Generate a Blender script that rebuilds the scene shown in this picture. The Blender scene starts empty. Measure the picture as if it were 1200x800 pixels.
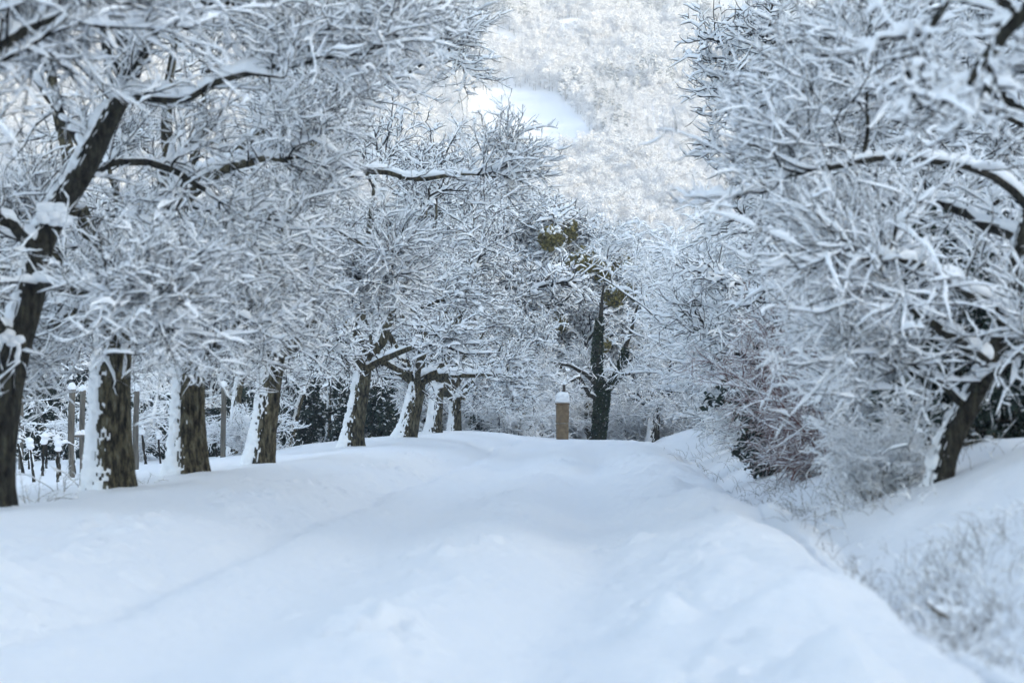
import bpy, math
import numpy as np

# ------------------------------------------------------------------ basics
FPX = 2600.0            # focal length in pixels of the 1200 px wide photograph
CAMZ = 1.15
HOR = 478.0             # image row of the horizon
SLOPE = 0.042           # the road drifts to the right of the view axis
rng = np.random.default_rng(7)
scene = bpy.context.scene
COL = scene.collection
R_ = math.radians


def W(px, py, d):
    return np.array([(px - 600.0) / FPX * d, d, CAMZ + (HOR - py) / FPX * d])


def smooth(a, b, x):
    t = np.clip((x - a) / (b - a), 0, 1)
    return t * t * (3 - 2 * t)


def gauss(x, s):
    return np.exp(-(x / s) ** 2)


def _hash(ix, iy, iz, seed):
    h = (ix.astype(np.int64) * 374761393 + iy.astype(np.int64) * 668265263 + iz.astype(np.int64) * 2147483647 + seed * 974711) & 0xFFFFFFFF
    h = ((h ^ (h >> 13)) * 1274126177) & 0xFFFFFFFF
    h = ((h ^ (h >> 16)) * 2246822519) & 0xFFFFFFFF
    h = h ^ (h >> 15)
    return (h & 0xFFFF) / 65535.0


def noise3(x, y, z, seed=0):
    x, y, z = np.broadcast_arrays(x, y, z)
    fx, fy, fz = np.floor(x), np.floor(y), np.floor(z)
    tx, ty, tz = x - fx, y - fy, z - fz
    tx, ty, tz = [t * t * (3 - 2 * t) for t in (tx, ty, tz)]
    out = 0
    for i in (0, 1):
        for j in (0, 1):
            for k in (0, 1):
                w = (tx if i else 1 - tx) * (ty if j else 1 - ty) * (tz if k else 1 - tz)
                out = out + w * _hash(fx + i, fy + j, fz + k, seed)
    return out * 2 - 1


def noise2(x, y, seed=0):
    return noise3(x, y, np.zeros_like(x), seed)


def fbm2(x, y, seed=0, octaves=4, gain=0.5):
    o, a, f = 0, 1.0, 1.0
    for k in range(octaves):
        o = o + a * noise2(x * f + 17.3 * k, y * f - 9.1 * k, seed + k)
        a *= gain
        f *= 2.03
    return o


# ------------------------------------------------------------------ terrain
SUN_ELEV = R_(16.0)
SUN_U = np.array([-0.92, 0.392])                 # horizontal direction the light travels in
TAN_E = math.tan(SUN_ELEV)
_lr = np.random.default_rng(21)
LUMPS = []
for i in range(46):                             # clods of ploughed snow along the road's right edge
    y = 8.5 + 34 * _lr.random() ** 1.5
    c = 0.55 + 0.75 * _lr.random()
    LUMPS.append((c + SLOPE * y, y, 0.03 + 0.085 * _lr.random() ** 2, 0.12 + 0.2 * _lr.random(), 0.16 + 0.35 * _lr.random()))
LUMPS.append((0.78, 11.4, 0.17, 0.15, 0.24))
LUMPS.append((1.10, 12.2, 0.08, 0.22, 0.30))
LUMPS.append((1.35, 13.6, 0.07, 0.25, 0.4))
LUMPS.append((1.85, 19.0, 0.10, 0.40, 0.8))
LUMPS.append((2.15, 24.5, 0.13, 0.45, 1.3))
LUMPS.append((2.2, 33.0, 0.10, 0.6, 2.4))
for px_, d_ in ((-14, 22), (133, 27), (222, 31), (304, 39), (412, 54), (474, 60)):   # drifts at the feet of the trees
    LUMPS.append(((px_ - 600) / FPX * d_ - 0.12, d_ - 0.05, 0.07, 0.42, 0.42))
for i in range(260):                            # small crusts beside the wheel tracks
    y = 8.5 + 30 * _lr.random() ** 1.3
    c = [-3.45, -3.3, -1.05, -1.2][i % 4] + 0.35 * _lr.standard_normal()
    LUMPS.append((c + SLOPE * y, y, 0.010 + 0.028 * _lr.random() ** 2, 0.04 + 0.07 * _lr.random(), 0.06 + 0.12 * _lr.random()))


def clearing(x, y):
    """1 inside the snow field on the far hill"""
    u = (x + 12 - 0.10 * (y - 1060)) / 30.0
    u = np.where(u > 0, u * (1.0 + 0.0 * u), u)
    v = (y - 1062) / 78.0
    skew = (x + 0.38 * (y - 1010) - 4) / 31.0
    return ((np.abs(skew) < 1) & (np.abs(v + 0.10 * skew) < 1)).astype(float)


def ridge_end(x):
    return 1520 - 1.7 * np.clip(x - 20, -60, 260) + 60 * noise2(x / 90.0, x * 0 + 3.1, 5)


def far_height(x, y):
    n = 17 * fbm2(x / 170.0, y / 240.0, 31, 3) + 5 * fbm2(x / 45.0, y / 120.0, 35, 2) * smooth(780, 900, y)
    n = n * (1 - 0.85 * np.exp(-((x - 8) / 75) ** 2 - ((y - 1040) / 140) ** 2))
    z = -2.0 + np.where(y > 140, (y - 140) * 0.085, 0)
    z = z + np.where(y > 800, (y - 800) * 0.235, 0)
    re = ridge_end(x)
    over = np.clip(y - re, 0, None)
    z = z - over * 0.36
    far = 470 * (1 - np.exp(-np.clip(y - 2150, 0, None) * 0.62 / 470)) * 1.0 + np.clip(y - 2150, 0, 1200) * 0.11
    return np.maximum(z + n * smooth(500, 1000, y), np.where(y > 2150, 130 + far + 1.6 * n, -50))


def height(x, y, detail=True):
    x = np.asarray(x, float)
    y = np.asarray(y, float)
    c = x - SLOPE * y
    z = np.zeros_like(x)
    # crest of the road, then the ground falls away
    z = z - 0.022 * np.clip(y - 84, 0, None) * (1 - smooth(150, 400, y))
    z = z - 0.035 * (c + 2.6) * smooth(35, 80, y) * (1 - smooth(6, 14, np.abs(c)))
    z = z + 0.10 * gauss(c + 3.2, 2.6) * smooth(55, 85, y)
    # verge under the row of trees and the lower field to the left
    z = z + 0.17 * gauss(c + 5.5, 1.5)
    z = z - 0.42 * smooth(-7.0, -12.5, c)
    # wheel tracks
    wob = 0.10 * np.sin(y * 0.23) + 0.05 * np.sin(y * 0.61 + 1)
    near = 1 - smooth(60, 90, y)
    z = z + 0.14 * smooth(-3.15, -3.75, c + wob) * (1 - smooth(-4.6, -6.2, c)) * near
    z = z - 0.085 * gauss(c + 3.0 + wob, 0.17) * near
    z = z - 0.12 * gauss(c + 2.1 + wob, 0.52) * near
    z = z + 0.055 * gauss(c + 1.1 + wob, 0.42) * near
    z = z - 0.11 * gauss(c + 0.25 + wob, 0.34) * near
    # snow berm on the right
    berm = gauss(c - 1.0, 0.62) * (0.13 + 0.035 * np.sin(y * 0.42 + 0.7) + 0.03 * np.sin(y * 1.13))
    z = z + berm * (1 - smooth(55, 85, y))
    # ditch and bank
    edge = 1.50 + 0.10 * np.sin(y * 0.35) + 0.12 * smooth(30, 60, y) * 2
    dsh = 1 - smooth(60, 95, y)
    z = z - (0.45 + 0.15 * smooth(24, 40, y)) * smooth(edge, edge + 0.50, c) * dsh
    bank_h = 1.30 - 0.22 * smooth(22, 30, y)
    bank_w = 2.25 + 0.2 * smooth(18, 30, y)
    b0 = 1.62 + 0.35 * smooth(22, 34, y)
    z = z + bank_h * np.clip((c - b0) / bank_w, 0, 1) ** 0.62 * (1 - smooth(75, 110, y) * 0.6)
    z = z + 0.05 * np.clip(c - 4, 0, 12) * (1 - smooth(90, 130, y))
    # soft drifts
    amp = (1 - smooth(90, 200, y)) * (np.abs(x) < 60)
    z = z + 0.045 * fbm2(x / 2.1, y / 4.2, 3, 3) * amp
    z = z + 0.05 * fbm2(x / 0.75, y / 1.1, 9, 3) * amp * smooth(1.4, 2.4, c)
    z = z + 0.05 * fbm2(x / 0.5, y / 0.8, 14, 3) * gauss(c - 1.0, 0.9) * amp
    if detail:
        for lx, ly, lh, sx, sy in LUMPS:
            m = (np.abs(x - lx) < 3 * sx) & (np.abs(y - ly) < 3 * sy)
            if m.any():
                z[m] += 1.15 * lh * np.exp(-((x[m] - lx) / sx) ** 2 - ((y[m] - ly) / sy) ** 2)
        rough = gauss(c + 3.7, 0.55) + gauss(c + 1.05, 0.45) + 0.7 * gauss(c - 0.4, 0.5) + 0.25
        area = (y < 50) * (y > 0) * (c < 1.7) * (c > -7)
        z = z + 0.018 * fbm2(x / 0.30, y / 0.42, 19, 2) * rough * area
        crumb = np.clip(noise2(x / 0.085, y / 0.11, 71) + 0.05, 0, 1) + 0.8 * np.clip(noise2(x / 0.16 + 7, y / 0.21, 72), 0, 1)
        patch = np.clip(0.25 + 1.1 * fbm2(x / 0.8, y / 1.6, 73, 2), 0, 1.2)
        z = z + 0.055 * crumb * patch * rough * area
    # beyond the crest: valley floor and the far hill
    t = smooth(140, 260, y)
    z = z * (1 - t) + far_height(x, y) * t
    # unseen ridge added behind the camera, shaped to keep this road in the shade
    s = x * SUN_U[0] + y * SUN_U[1]
    z = z + 190 * gauss(s + 520, 150)
    return z


def H(x, y):
    return float(height(np.array([float(x)]), np.array([float(y)]))[0])


# ------------------------------------------------------------------ materials
MATS = {}


def material(name):
    m = bpy.data.materials.new(name)
    m.use_nodes = True
    nt = m.node_tree
    b = nt.nodes['Principled BSDF']
    MATS[name] = m
    return m, nt, b


def N(nt, kind, **kw):
    n = nt.nodes.new(kind)
    for k, v in kw.items():
        if k in n.inputs:
            n.inputs[k].default_value = v
        else:
            setattr(n, k, v)
    return n


def noise_ramp(nt, scale, stops, detail=5.0, rough=0.6, coord='Object', stretch=None):
    tc = N(nt, 'ShaderNodeTexCoord')
    src = tc.outputs[coord]
    if stretch:
        mp = N(nt, 'ShaderNodeMapping')
        mp.inputs['Scale'].default_value = stretch
        nt.links.new(src, mp.inputs['Vector'])
        src = mp.outputs['Vector']
    no = N(nt, 'ShaderNodeTexNoise', Scale=scale, Detail=detail, Roughness=rough)
    nt.links.new(src, no.inputs['Vector'])
    rp = N(nt, 'ShaderNodeValToRGB')
    el = rp.color_ramp.elements
    while len(el) < len(stops):
        el.new(0.5)
    for e, (p, c) in zip(el, stops):
        e.position = p
        e.color = (*c, 1)
    nt.links.new(no.outputs['Fac'], rp.inputs['Fac'])
    return no, rp, src


def bump(nt, b, height_socket, strength, dist):
    bp = N(nt, 'ShaderNodeBump', Strength=strength, Distance=dist)
    nt.links.new(height_socket, bp.inputs['Height'])
    nt.links.new(bp.outputs['Normal'], b.inputs['Normal'])


def make_materials():
    # ground snow: soft, slightly granular
    m, nt, b = material('ground_snow')
    n1, r1, src = noise_ramp(nt, 14.0, [(0.3, (0.88, 0.89, 0.91)), (0.7, (0.93, 0.93, 0.94))], 6)
    nt.links.new(r1.outputs['Color'], b.inputs['Base Color'])
    b.inputs['Roughness'].default_value = 0.75
    b.inputs['Specular IOR Level'].default_value = 0.25
    n2 = N(nt, 'ShaderNodeTexNoise', Scale=38.0, Detail=6.0, Roughness=0.7)
    nt.links.new(src, n2.inputs['Vector'])
    n3 = N(nt, 'ShaderNodeTexNoise', Scale=7.0, Detail=5.0, Roughness=0.6)
    nt.links.new(src, n3.inputs['Vector'])
    ad = N(nt, 'ShaderNodeMath', operation='MULTIPLY_ADD')
    ad.inputs[1].default_value = 2.2
    nt.links.new(n3.outputs['Fac'], ad.inputs[0])
    nt.links.new(n2.outputs['Fac'], ad.inputs[2])
    bump(nt, b, ad.outputs[0], 0.75, 0.035)
    # snow on the branches
    m, nt, b = material('branch_snow')
    n1, r1, src = noise_ramp(nt, 9.0, [(0.3, (0.94, 0.95, 0.96)), (0.7, (0.97, 0.97, 0.97))], 4)
    nt.links.new(r1.outputs['Color'], b.inputs['Base Color'])
    b.inputs['Roughness'].default_value = 0.7
    b.inputs['Specular IOR Level'].default_value = 0.2
    n2 = N(nt, 'ShaderNodeTexNoise', Scale=30.0, Detail=4.0)
    nt.links.new(src, n2.inputs['Vector'])
    bump(nt, b, n2.outputs['Fac'], 0.5, 0.03)
    # bark of the fruit trees
    def bark(name, cols, scale=17.0, stretch=(1, 1, 0.28)):
        m, nt, b = material(name)
        n1, r1, src = noise_ramp(nt, scale, cols, 8, 0.68, 'Object', stretch)
        nt.links.new(r1.outputs['Color'], b.inputs['Base Color'])
        b.inputs['Roughness'].default_value = 0.9
        b.inputs['Specular IOR Level'].default_value = 0.15
        v = N(nt, 'ShaderNodeTexVoronoi', Scale=scale * 4.0)
        nt.links.new(src, v.inputs['Vector'])
        ad = N(nt, 'ShaderNodeMath', operation='ADD')
        nt.links.new(v.outputs['Distance'], ad.inputs[0])
        nt.links.new(n1.outputs['Fac'], ad.inputs[1])
        bump(nt, b, ad.outputs[0], 1.0, 0.05)
    bark('bark', [(0.36, (0.012, 0.011, 0.010)), (0.46, (0.065, 0.056, 0.040)), (0.55, (0.15, 0.130, 0.078)), (0.68, (0.25, 0.235, 0.175))])
    bark('dark_bark', [(0.34, (0.012, 0.011, 0.010)), (0.5, (0.050, 0.045, 0.036)), (0.68, (0.105, 0.098, 0.065))])
    bark('twig_bark', [(0.3, (0.014, 0.013, 0.012)), (0.7, (0.042, 0.036, 0.030))], 3.0, None)
    bark('shoot_bark', [(0.3, (0.045, 0.045, 0.022)), (0.7, (0.10, 0.095, 0.05))], 3.0, None)
    bark('red_twig', [(0.3, (0.12, 0.050, 0.042)), (0.7, (0.27, 0.125, 0.105))], 3.0, None)
    bark('post_wood', [(0.3, (0.10, 0.09, 0.075)), (0.6, (0.22, 0.20, 0.17)), (0.8, (0.30, 0.28, 0.24))], 9.0, (1, 1, 0.12))
    bark('straw', [(0.3, (0.10, 0.08, 0.055)), (0.7, (0.27, 0.22, 0.15))], 5.0, None)

    def leaf(name, cols, scale=3.0):
        m, nt, b = material(name)
        n1, r1, src = noise_ramp(nt, scale, cols, 4)
        nt.links.new(r1.outputs['Color'], b.inputs['Base Color'])
        b.inputs['Roughness'].default_value = 0.6
        b.inputs['Specular IOR Level'].default_value = 0.2
    leaf('ivy_leaf', [(0.3, (0.010, 0.020, 0.012)), (0.7, (0.035, 0.055, 0.024))])
    leaf('evergreen', [(0.3, (0.010, 0.020, 0.017)), (0.7, (0.032, 0.050, 0.034))])
    leaf('mistletoe', [(0.3, (0.10, 0.092, 0.030)), (0.7, (0.24, 0.205, 0.075))], 5.0)
    # sandstone of the wayside pillar
    m, nt, b = material('sandstone')
    n1, r1, src = noise_ramp(nt, 6.0, [(0.25, (0.10, 0.066, 0.036)), (0.55, (0.20, 0.138, 0.078)), (0.8, (0.29, 0.215, 0.13))], 8, 0.65)
    nt.links.new(r1.outputs['Color'], b.inputs['Base Color'])
    b.inputs['Roughness'].default_value = 0.9
    n2 = N(nt, 'ShaderNodeTexNoise', Scale=40.0, Detail=6.0)
    nt.links.new(src, n2.inputs['Vector'])
    bump(nt, b, n2.outputs['Fac'], 0.6, 0.02)
    m, nt, b = material('iron')
    n1, r1, src = noise_ramp(nt, 12.0, [(0.3, (0.03, 0.028, 0.026)), (0.7, (0.09, 0.07, 0.055))])
    nt.links.new(r1.outputs['Color'], b.inputs['Base Color'])
    b.inputs['Roughness'].default_value = 0.7
    # far forest
    m, nt, b = material('far_snow')
    n1, r1, src = noise_ramp(nt, 0.5, [(0.3, (0.80, 0.81, 0.83)), (0.7, (0.88, 0.88, 0.88))], 3)
    nt.links.new(r1.outputs['Color'], b.inputs['Base Color'])
    b.inputs['Roughness'].default_value = 0.9
    leaf('far_twig', [(0.3, (0.22, 0.205, 0.195)), (0.7, (0.40, 0.375, 0.355))], 1.0)
    # the road's own trodden snow keeps the ground material


make_materials()

# ------------------------------------------------------------------ mesh helpers


def mesh_object(name, V, Q, mats, idx=None, parent=None, smooth_=True, normals=None, link=True):
    me = bpy.data.meshes.new(name)
    V = np.ascontiguousarray(V, dtype=np.float32)
    Q = np.ascontiguousarray(Q, dtype=np.int32)
    nf = len(Q)
    me.vertices.add(len(V))
    me.vertices.foreach_set('co', V.ravel())
    me.loops.add(nf * 4)
    me.loops.foreach_set('vertex_index', Q.ravel())
    me.polygons.add(nf)
    me.polygons.foreach_set('loop_start', np.arange(0, nf * 4, 4, dtype=np.int32))
    if not isinstance(mats, (list, tuple)):
        mats = [mats]
    for m in mats:
        me.materials.append(MATS[m])
    if idx is not None:
        me.polygons.foreach_set('material_index', np.ascontiguousarray(idx, dtype=np.int32))
    me.polygons.foreach_set('use_smooth', np.full(nf, bool(smooth_)))
    me.update(calc_edges=True)
    if normals is not None:
        me.normals_split_custom_set_from_vertices(np.ascontiguousarray(normals, dtype=np.float32))
    o = bpy.data.objects.new(name, me)
    if link:
        COL.objects.link(o)
    if parent is not None:
        o.parent = parent
    return o


def empty(name, loc, label=None, cat=None, group=None, kind=None):
    o = bpy.data.objects.new(name, None)
    o.empty_display_size = 0.3
    COL.objects.link(o)
    o.location = loc
    tag(o, label, cat, group, kind)
    return o


def tag(o, label=None, cat=None, group=None, kind=None):
    for k, v in (('label', label), ('category', cat), ('group', group), ('kind', kind)):
        if v:
            o[k] = v
    return o


class Acc:
    """collects tubes, blobs and cards into one vertex / face list"""

    def __init__(self):
        self.v, self.q, self.n = [], [], 0

    def add(self, V, Q):
        self.v.append(V.reshape(-1, 3))
        self.q.append(Q.reshape(-1, 4) + self.n)
        self.n += self.v[-1].shape[0]

    def tubes(self, P, R, S=5, flat=1.0, cap=False):
        Nn, K, _ = P.shape
        T = np.gradient(P, axis=1)
        T /= np.linalg.norm(T, axis=2, keepdims=True) + 1e-9
        up = np.array([0.0, 0.0, 1.0])
        U = np.cross(T, up)
        l = np.linalg.norm(U, axis=2, keepdims=True)
        U = np.where(l < 0.08, np.array([1.0, 0, 0]), U / (l + 1e-9))
        Vv = np.cross(U, T)
        a = np.arange(S) * 2 * math.pi / S + 0.4
        ca, sa = np.cos(a), np.sin(a) * flat
        X = P[:, :, None, :] + R[:, :, None, None] * (ca[None, None, :, None] * U[:, :, None, :] + sa[None, None, :, None] * Vv[:, :, None, :])
        base = (np.arange(Nn)[:, None, None] * K + np.arange(K - 1)[None, :, None]) * S
        j = np.arange(S)[None, None, :]
        j2 = (j + 1) % S
        Q = np.stack(np.broadcast_arrays(base + j, base + j2, base + S + j2, base + S + j), -1)
        self.add(X, Q)

    def blobs(self, C, rad, S=7, K=6, squash=0.75, r=None, lump=0.25):
        r = r or rng
        n = len(C)
        t = np.linspace(-1, 1, K)
        t = np.sin(t * math.pi / 2)
        prof = np.sqrt(np.clip(1 - t * t, 0.0004, 1))
        P = np.repeat(C[:, None, :], K, 1).astype(float)
        P[:, :, 2] += t[None, :] * rad[:, None] * squash
        a = np.arange(S) * 2 * math.pi / S
        RR = rad[:, None, None] * prof[None, :, None] * (1 + lump * r.uniform(-1, 1, (n, K, S)))
        X = np.repeat(P[:, :, None, :], S, 2)
        X[..., 0] += RR * np.cos(a)
        X[..., 1] += RR * np.sin(a)
        base = (np.arange(n)[:, None, None] * K + np.arange(K - 1)[None, :, None]) * S
        j = np.arange(S)[None, None, :]
        j2 = (j + 1) % S
        Q = np.stack(np.broadcast_arrays(base + j, base + j2, base + S + j2, base + S + j), -1)
        self.add(X, Q)

    def cards(self, C, size, r=None, bias=None):
        """small folded leaves, random orientation"""
        r = r or rng
        n = len(C)
        d = r.standard_normal((n, 3))
        if bias is not None:
            d = d + bias
        d /= np.linalg.norm(d, axis=1, keepdims=True)
        e = np.cross(d, r.standard_normal((n, 3)))
        e /= np.linalg.norm(e, axis=1, keepdims=True) + 1e-9
        s = size[:, None]
        a = C - d * s * 0.5
        b = C + d * s * 0.7
        X = np.stack([a, C + e * s * 0.38, b, C - e * s * 0.38], 1)
        Q = np.arange(n * 4).reshape(n, 4)
        self.add(X, Q)

    def build(self, name, mats, parent=None, **kw):
        V = np.concatenate(self.v)
        Q = np.concatenate(self.q)
        return mesh_object(name, V, Q, mats, parent=parent, **kw)


# ------------------------------------------------------------------ branch growing


def resample(pts, rad, K):
    """Catmull-Rom through a hand-placed polyline"""
    pts = np.asarray(pts, float)
    rad = np.asarray(rad, float)
    n = len(pts)
    ext = np.vstack([2 * pts[0] - pts[1], pts, 2 * pts[-1] - pts[-2]])
    t = np.linspace(0, n - 1 - 1e-6, K)
    i = np.floor(t).astype(int)
    f = (t - i)[:, None]
    p0, p1, p2, p3 = ext[i], ext[i + 1], ext[i + 2], ext[i + 3]
    P = 0.5 * (2 * p1 + (p2 - p0) * f + (2 * p0 - 5 * p1 + 4 * p2 - p3) * f ** 2 + (3 * p1 - p0 - 3 * p2 + p3) * f ** 3)
    Rr = np.interp(t, np.arange(n), rad)
    return P, Rr


def shoot(start, direc, length, K, r, wiggle=0.2, grav=0.0, up=0.0):
    n = len(start)
    P = np.zeros((n, K, 3))
    P[:, 0] = start
    d = direc / (np.linalg.norm(direc, axis=1, keepdims=True) + 1e-9)
    step = (length / (K - 1))[:, None]
    for k in range(1, K):
        d = d + wiggle * r.standard_normal((n, 3)) / math.sqrt(K)
        d[:, 2] += (up * (1 - k / K) - grav * (k / K)) / K * 4
        d /= np.linalg.norm(d, axis=1, keepdims=True)
        P[:, k] = P[:, k - 1] + d * step
    return P


def children(P, R, M, r, t0=0.2, t1=1.0, lr=(0.35, 0.7), labs=None, ang=(0.6, 1.2), K=6, rr=0.6, tip=0.35,
             wiggle=0.25, grav=0.15, up=0.0, bias=None, hbias=0.0, rmax=1.0, rmin=0.003):
    """M side branches on each branch of P"""
    Nn, Kp, _ = P.shape
    L = np.linalg.norm(np.diff(P, axis=1), axis=2).sum(1)
    t = t0 + (t1 - t0) * (np.arange(M)[None, :] + r.random((Nn, M))) / M
    f = t * (Kp - 1) * 0.9999
    i = np.clip(np.floor(f).astype(int), 0, Kp - 2)
    w = (f - i)[..., None]
    I = np.arange(Nn)[:, None]
    S = P[I, i] * (1 - w) + P[I, i + 1] * w
    T = P[I, i + 1] - P[I, i]
    T /= np.linalg.norm(T, axis=2, keepdims=True) + 1e-9
    rb = R[I, i] * (1 - w[..., 0]) + R[I, i + 1] * w[..., 0]
    rnd = r.standard_normal((Nn, M, 3))
    rnd[..., 2] *= (1 - hbias)
    perp = rnd - (rnd * T).sum(2, keepdims=True) * T
    perp /= np.linalg.norm(perp, axis=2, keepdims=True) + 1e-9
    a = r.uniform(ang[0], ang[1], (Nn, M, 1))
    D = np.cos(a) * T + np.sin(a) * perp
    if bias is not None:
        D = D + np.asarray(bias)
    if labs is None:
        Ln = L[:, None] * r.uniform(lr[0], lr[1], (Nn, M)) * (1.1 - 0.55 * t)
    else:
        Ln = r.uniform(labs[0], labs[1], (Nn, M)) * (1.15 - 0.4 * t)
    S, D, Ln, rb = S.reshape(-1, 3), D.reshape(-1, 3), Ln.ravel(), rb.ravel()
    C = shoot(S, D, Ln, K, r, wiggle, grav, up)
    r0 = np.clip(rb * rr * r.uniform(0.75, 1.05, len(rb)), rmin, rmax)
    CR = r0[:, None] * np.linspace(1, tip, K)[None, :]
    return C, CR


def snow_on(acc, P, R, base, r, S=5, keep=0.9, lump=0.5, fat=0.9, ends=True, wind=None):
    """a roll of snow lying along each branch"""
    Nn, K, _ = P.shape
    T = np.gradient(P, axis=1)
    T /= np.linalg.norm(T, axis=2, keepdims=True) + 1e-9
    hz = np.sqrt(np.clip(1 - T[..., 2] ** 2, 0, 1))
    amt = (0.18 + 0.82 * hz ** 1.5) * (1 + lump * r.uniform(-1, 1, (Nn, K)))
    rs = (base * r.uniform(0.65, 1.25, (Nn, 1)) + fat * R) * amt
    rs = rs * np.linspace(1.18, 0.62, K)[None, :] * np.exp(0.22 * r.standard_normal((Nn, 1)))
    rs = np.where(r.random((Nn, 1)) < keep, rs, rs * 0.22)
    rs = np.where(r.random((Nn, K)) < 0.10, rs * 0.25, rs)
    if ends:
        rs[:, 0] *= 0.55
        rs[:, -1] *= 0.35
    off = R * 0.55 + rs * 0.92
    Q = P.copy()
    Q[..., 2] += off * (0.25 + 0.75 * hz)
    w = np.array([-0.6, -0.1, 0.0]) if wind is None else np.asarray(wind)
    Q += w * (off * (1 - hz))[..., None]
    acc.tubes(Q, rs, S)


def densify(P, R, m):
    Nn, K, _ = P.shape
    t = np.linspace(0, K - 1 - 1e-6, m)
    i = np.floor(t).astype(int)
    f = (t - i)
    Pn = P[:, i] * (1 - f)[None, :, None] + P[:, i + 1] * f[None, :, None]
    Rn = R[:, i] * (1 - f)[None, :] + R[:, i + 1] * f[None, :]
    return Pn, Rn


def trunk_mesh(name, pts, rad, parent, mat, S=40, K=130, seed=0, rough=0.10, flare=0.35, flare_h=0.5):
    P, Rr = resample(pts, rad, K)
    L = np.concatenate([[0], np.cumsum(np.linalg.norm(np.diff(P, axis=0), axis=1))])
    T = np.gradient(P, axis=0)
    T /= np.linalg.norm(T, axis=1, keepdims=True)
    U = np.cross(T, np.array([0, 1.0, 0]))
    U /= np.linalg.norm(U, axis=1, keepdims=True) + 1e-9
    Vv = np.cross(U, T)
    a = np.arange(S) * 2 * math.pi / S
    ca, sa = np.cos(a), np.sin(a)
    D = ca[None, :, None] * U[:, None, :] + sa[None, :, None] * Vv[:, None, :]
    A2, L2 = np.meshgrid(a, L)
    n = noise3(np.cos(A2) * 2.2, np.sin(A2) * 2.2, L2 * 2.0, seed) * 0.6 + noise3(np.cos(A2) * 6, np.sin(A2) * 6, L2 * 3.0, seed + 1) * 0.3 \
        + noise3(np.cos(A2) * 13, np.sin(A2) * 13, L2 * 9.0, seed + 2) * 0.2
    RR = Rr[:, None] * (1 + rough * n)
    RR = RR * (1 + flare * np.exp(-L / flare_h)[:, None] * (1 + 0.35 * np.cos(A2 * 5 + seed)))
    X = P[:, None, :] + RR[:, :, None] * D
    base = np.arange(K - 1)[:, None] * S
    j = np.arange(S)[None, :]
    j2 = (j + 1) % S
    Q = np.stack(np.broadcast_arrays(base + j, base + j2, base + S + j2, base + S + j), -1).reshape(-1, 4)
    o = mesh_object(name, X.reshape(-1, 3), Q, mat, parent=parent)
    return o, (P, RR, D, L, A2, L2, Q)


def plaster(name, data, parent, seed, wind=(-1.0, -0.15, 0.35), amount=0.045, cut=0.42, flecks=1.0):
    """wind-blown snow plastered on one side of a trunk: an irregular shell that dips under the bark"""
    P, RR, D, L, A2, L2, Q = data
    w = np.asarray(wind, float)
    w /= np.linalg.norm(w)
    cosw = (D * w).sum(2)
    n = noise3(np.cos(A2) * 3, np.sin(A2) * 3, L2 * 4.0, seed + 7) * 0.55 + noise3(np.cos(A2) * 8, np.sin(A2) * 8, L2 * 11.0, seed + 8) * 0.65 \
        + noise3(np.cos(A2) * 10, np.sin(A2) * 10, L2 * 19.0, seed + 9) * 0.8
    low = np.exp(-L2 / 0.45) * 0.5
    th = amount * (np.clip((cosw - cut) * 1.5, -1.2, 1) + 0.62 * n * flecks + low * np.clip(cosw + 0.5, 0, 1))
    th = np.where(th < 0, -0.02 - 0.02 * RR, np.minimum(th, 0.055) + 0.006)
    X = P[:, None, :] + (RR + th)[:, :, None] * D
    return mesh_object(name, X.reshape(-1, 3), Q, 'branch_snow', parent=parent)


def px_path(d, pts):
    """hand-placed points (px, py, width px[, extra depth]) -> world path and radii"""
    P, Rr = [], []
    for p in pts:
        dd = d + (p[3] if len(p) > 3 else 0.0)
        P.append(W(p[0], p[1], dd))
        Rr.append(0.5 * p[2] / FPX * dd)
    return np.array(P), np.array(Rr)


def local(P, o):
    return P - np.asarray(o)


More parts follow.
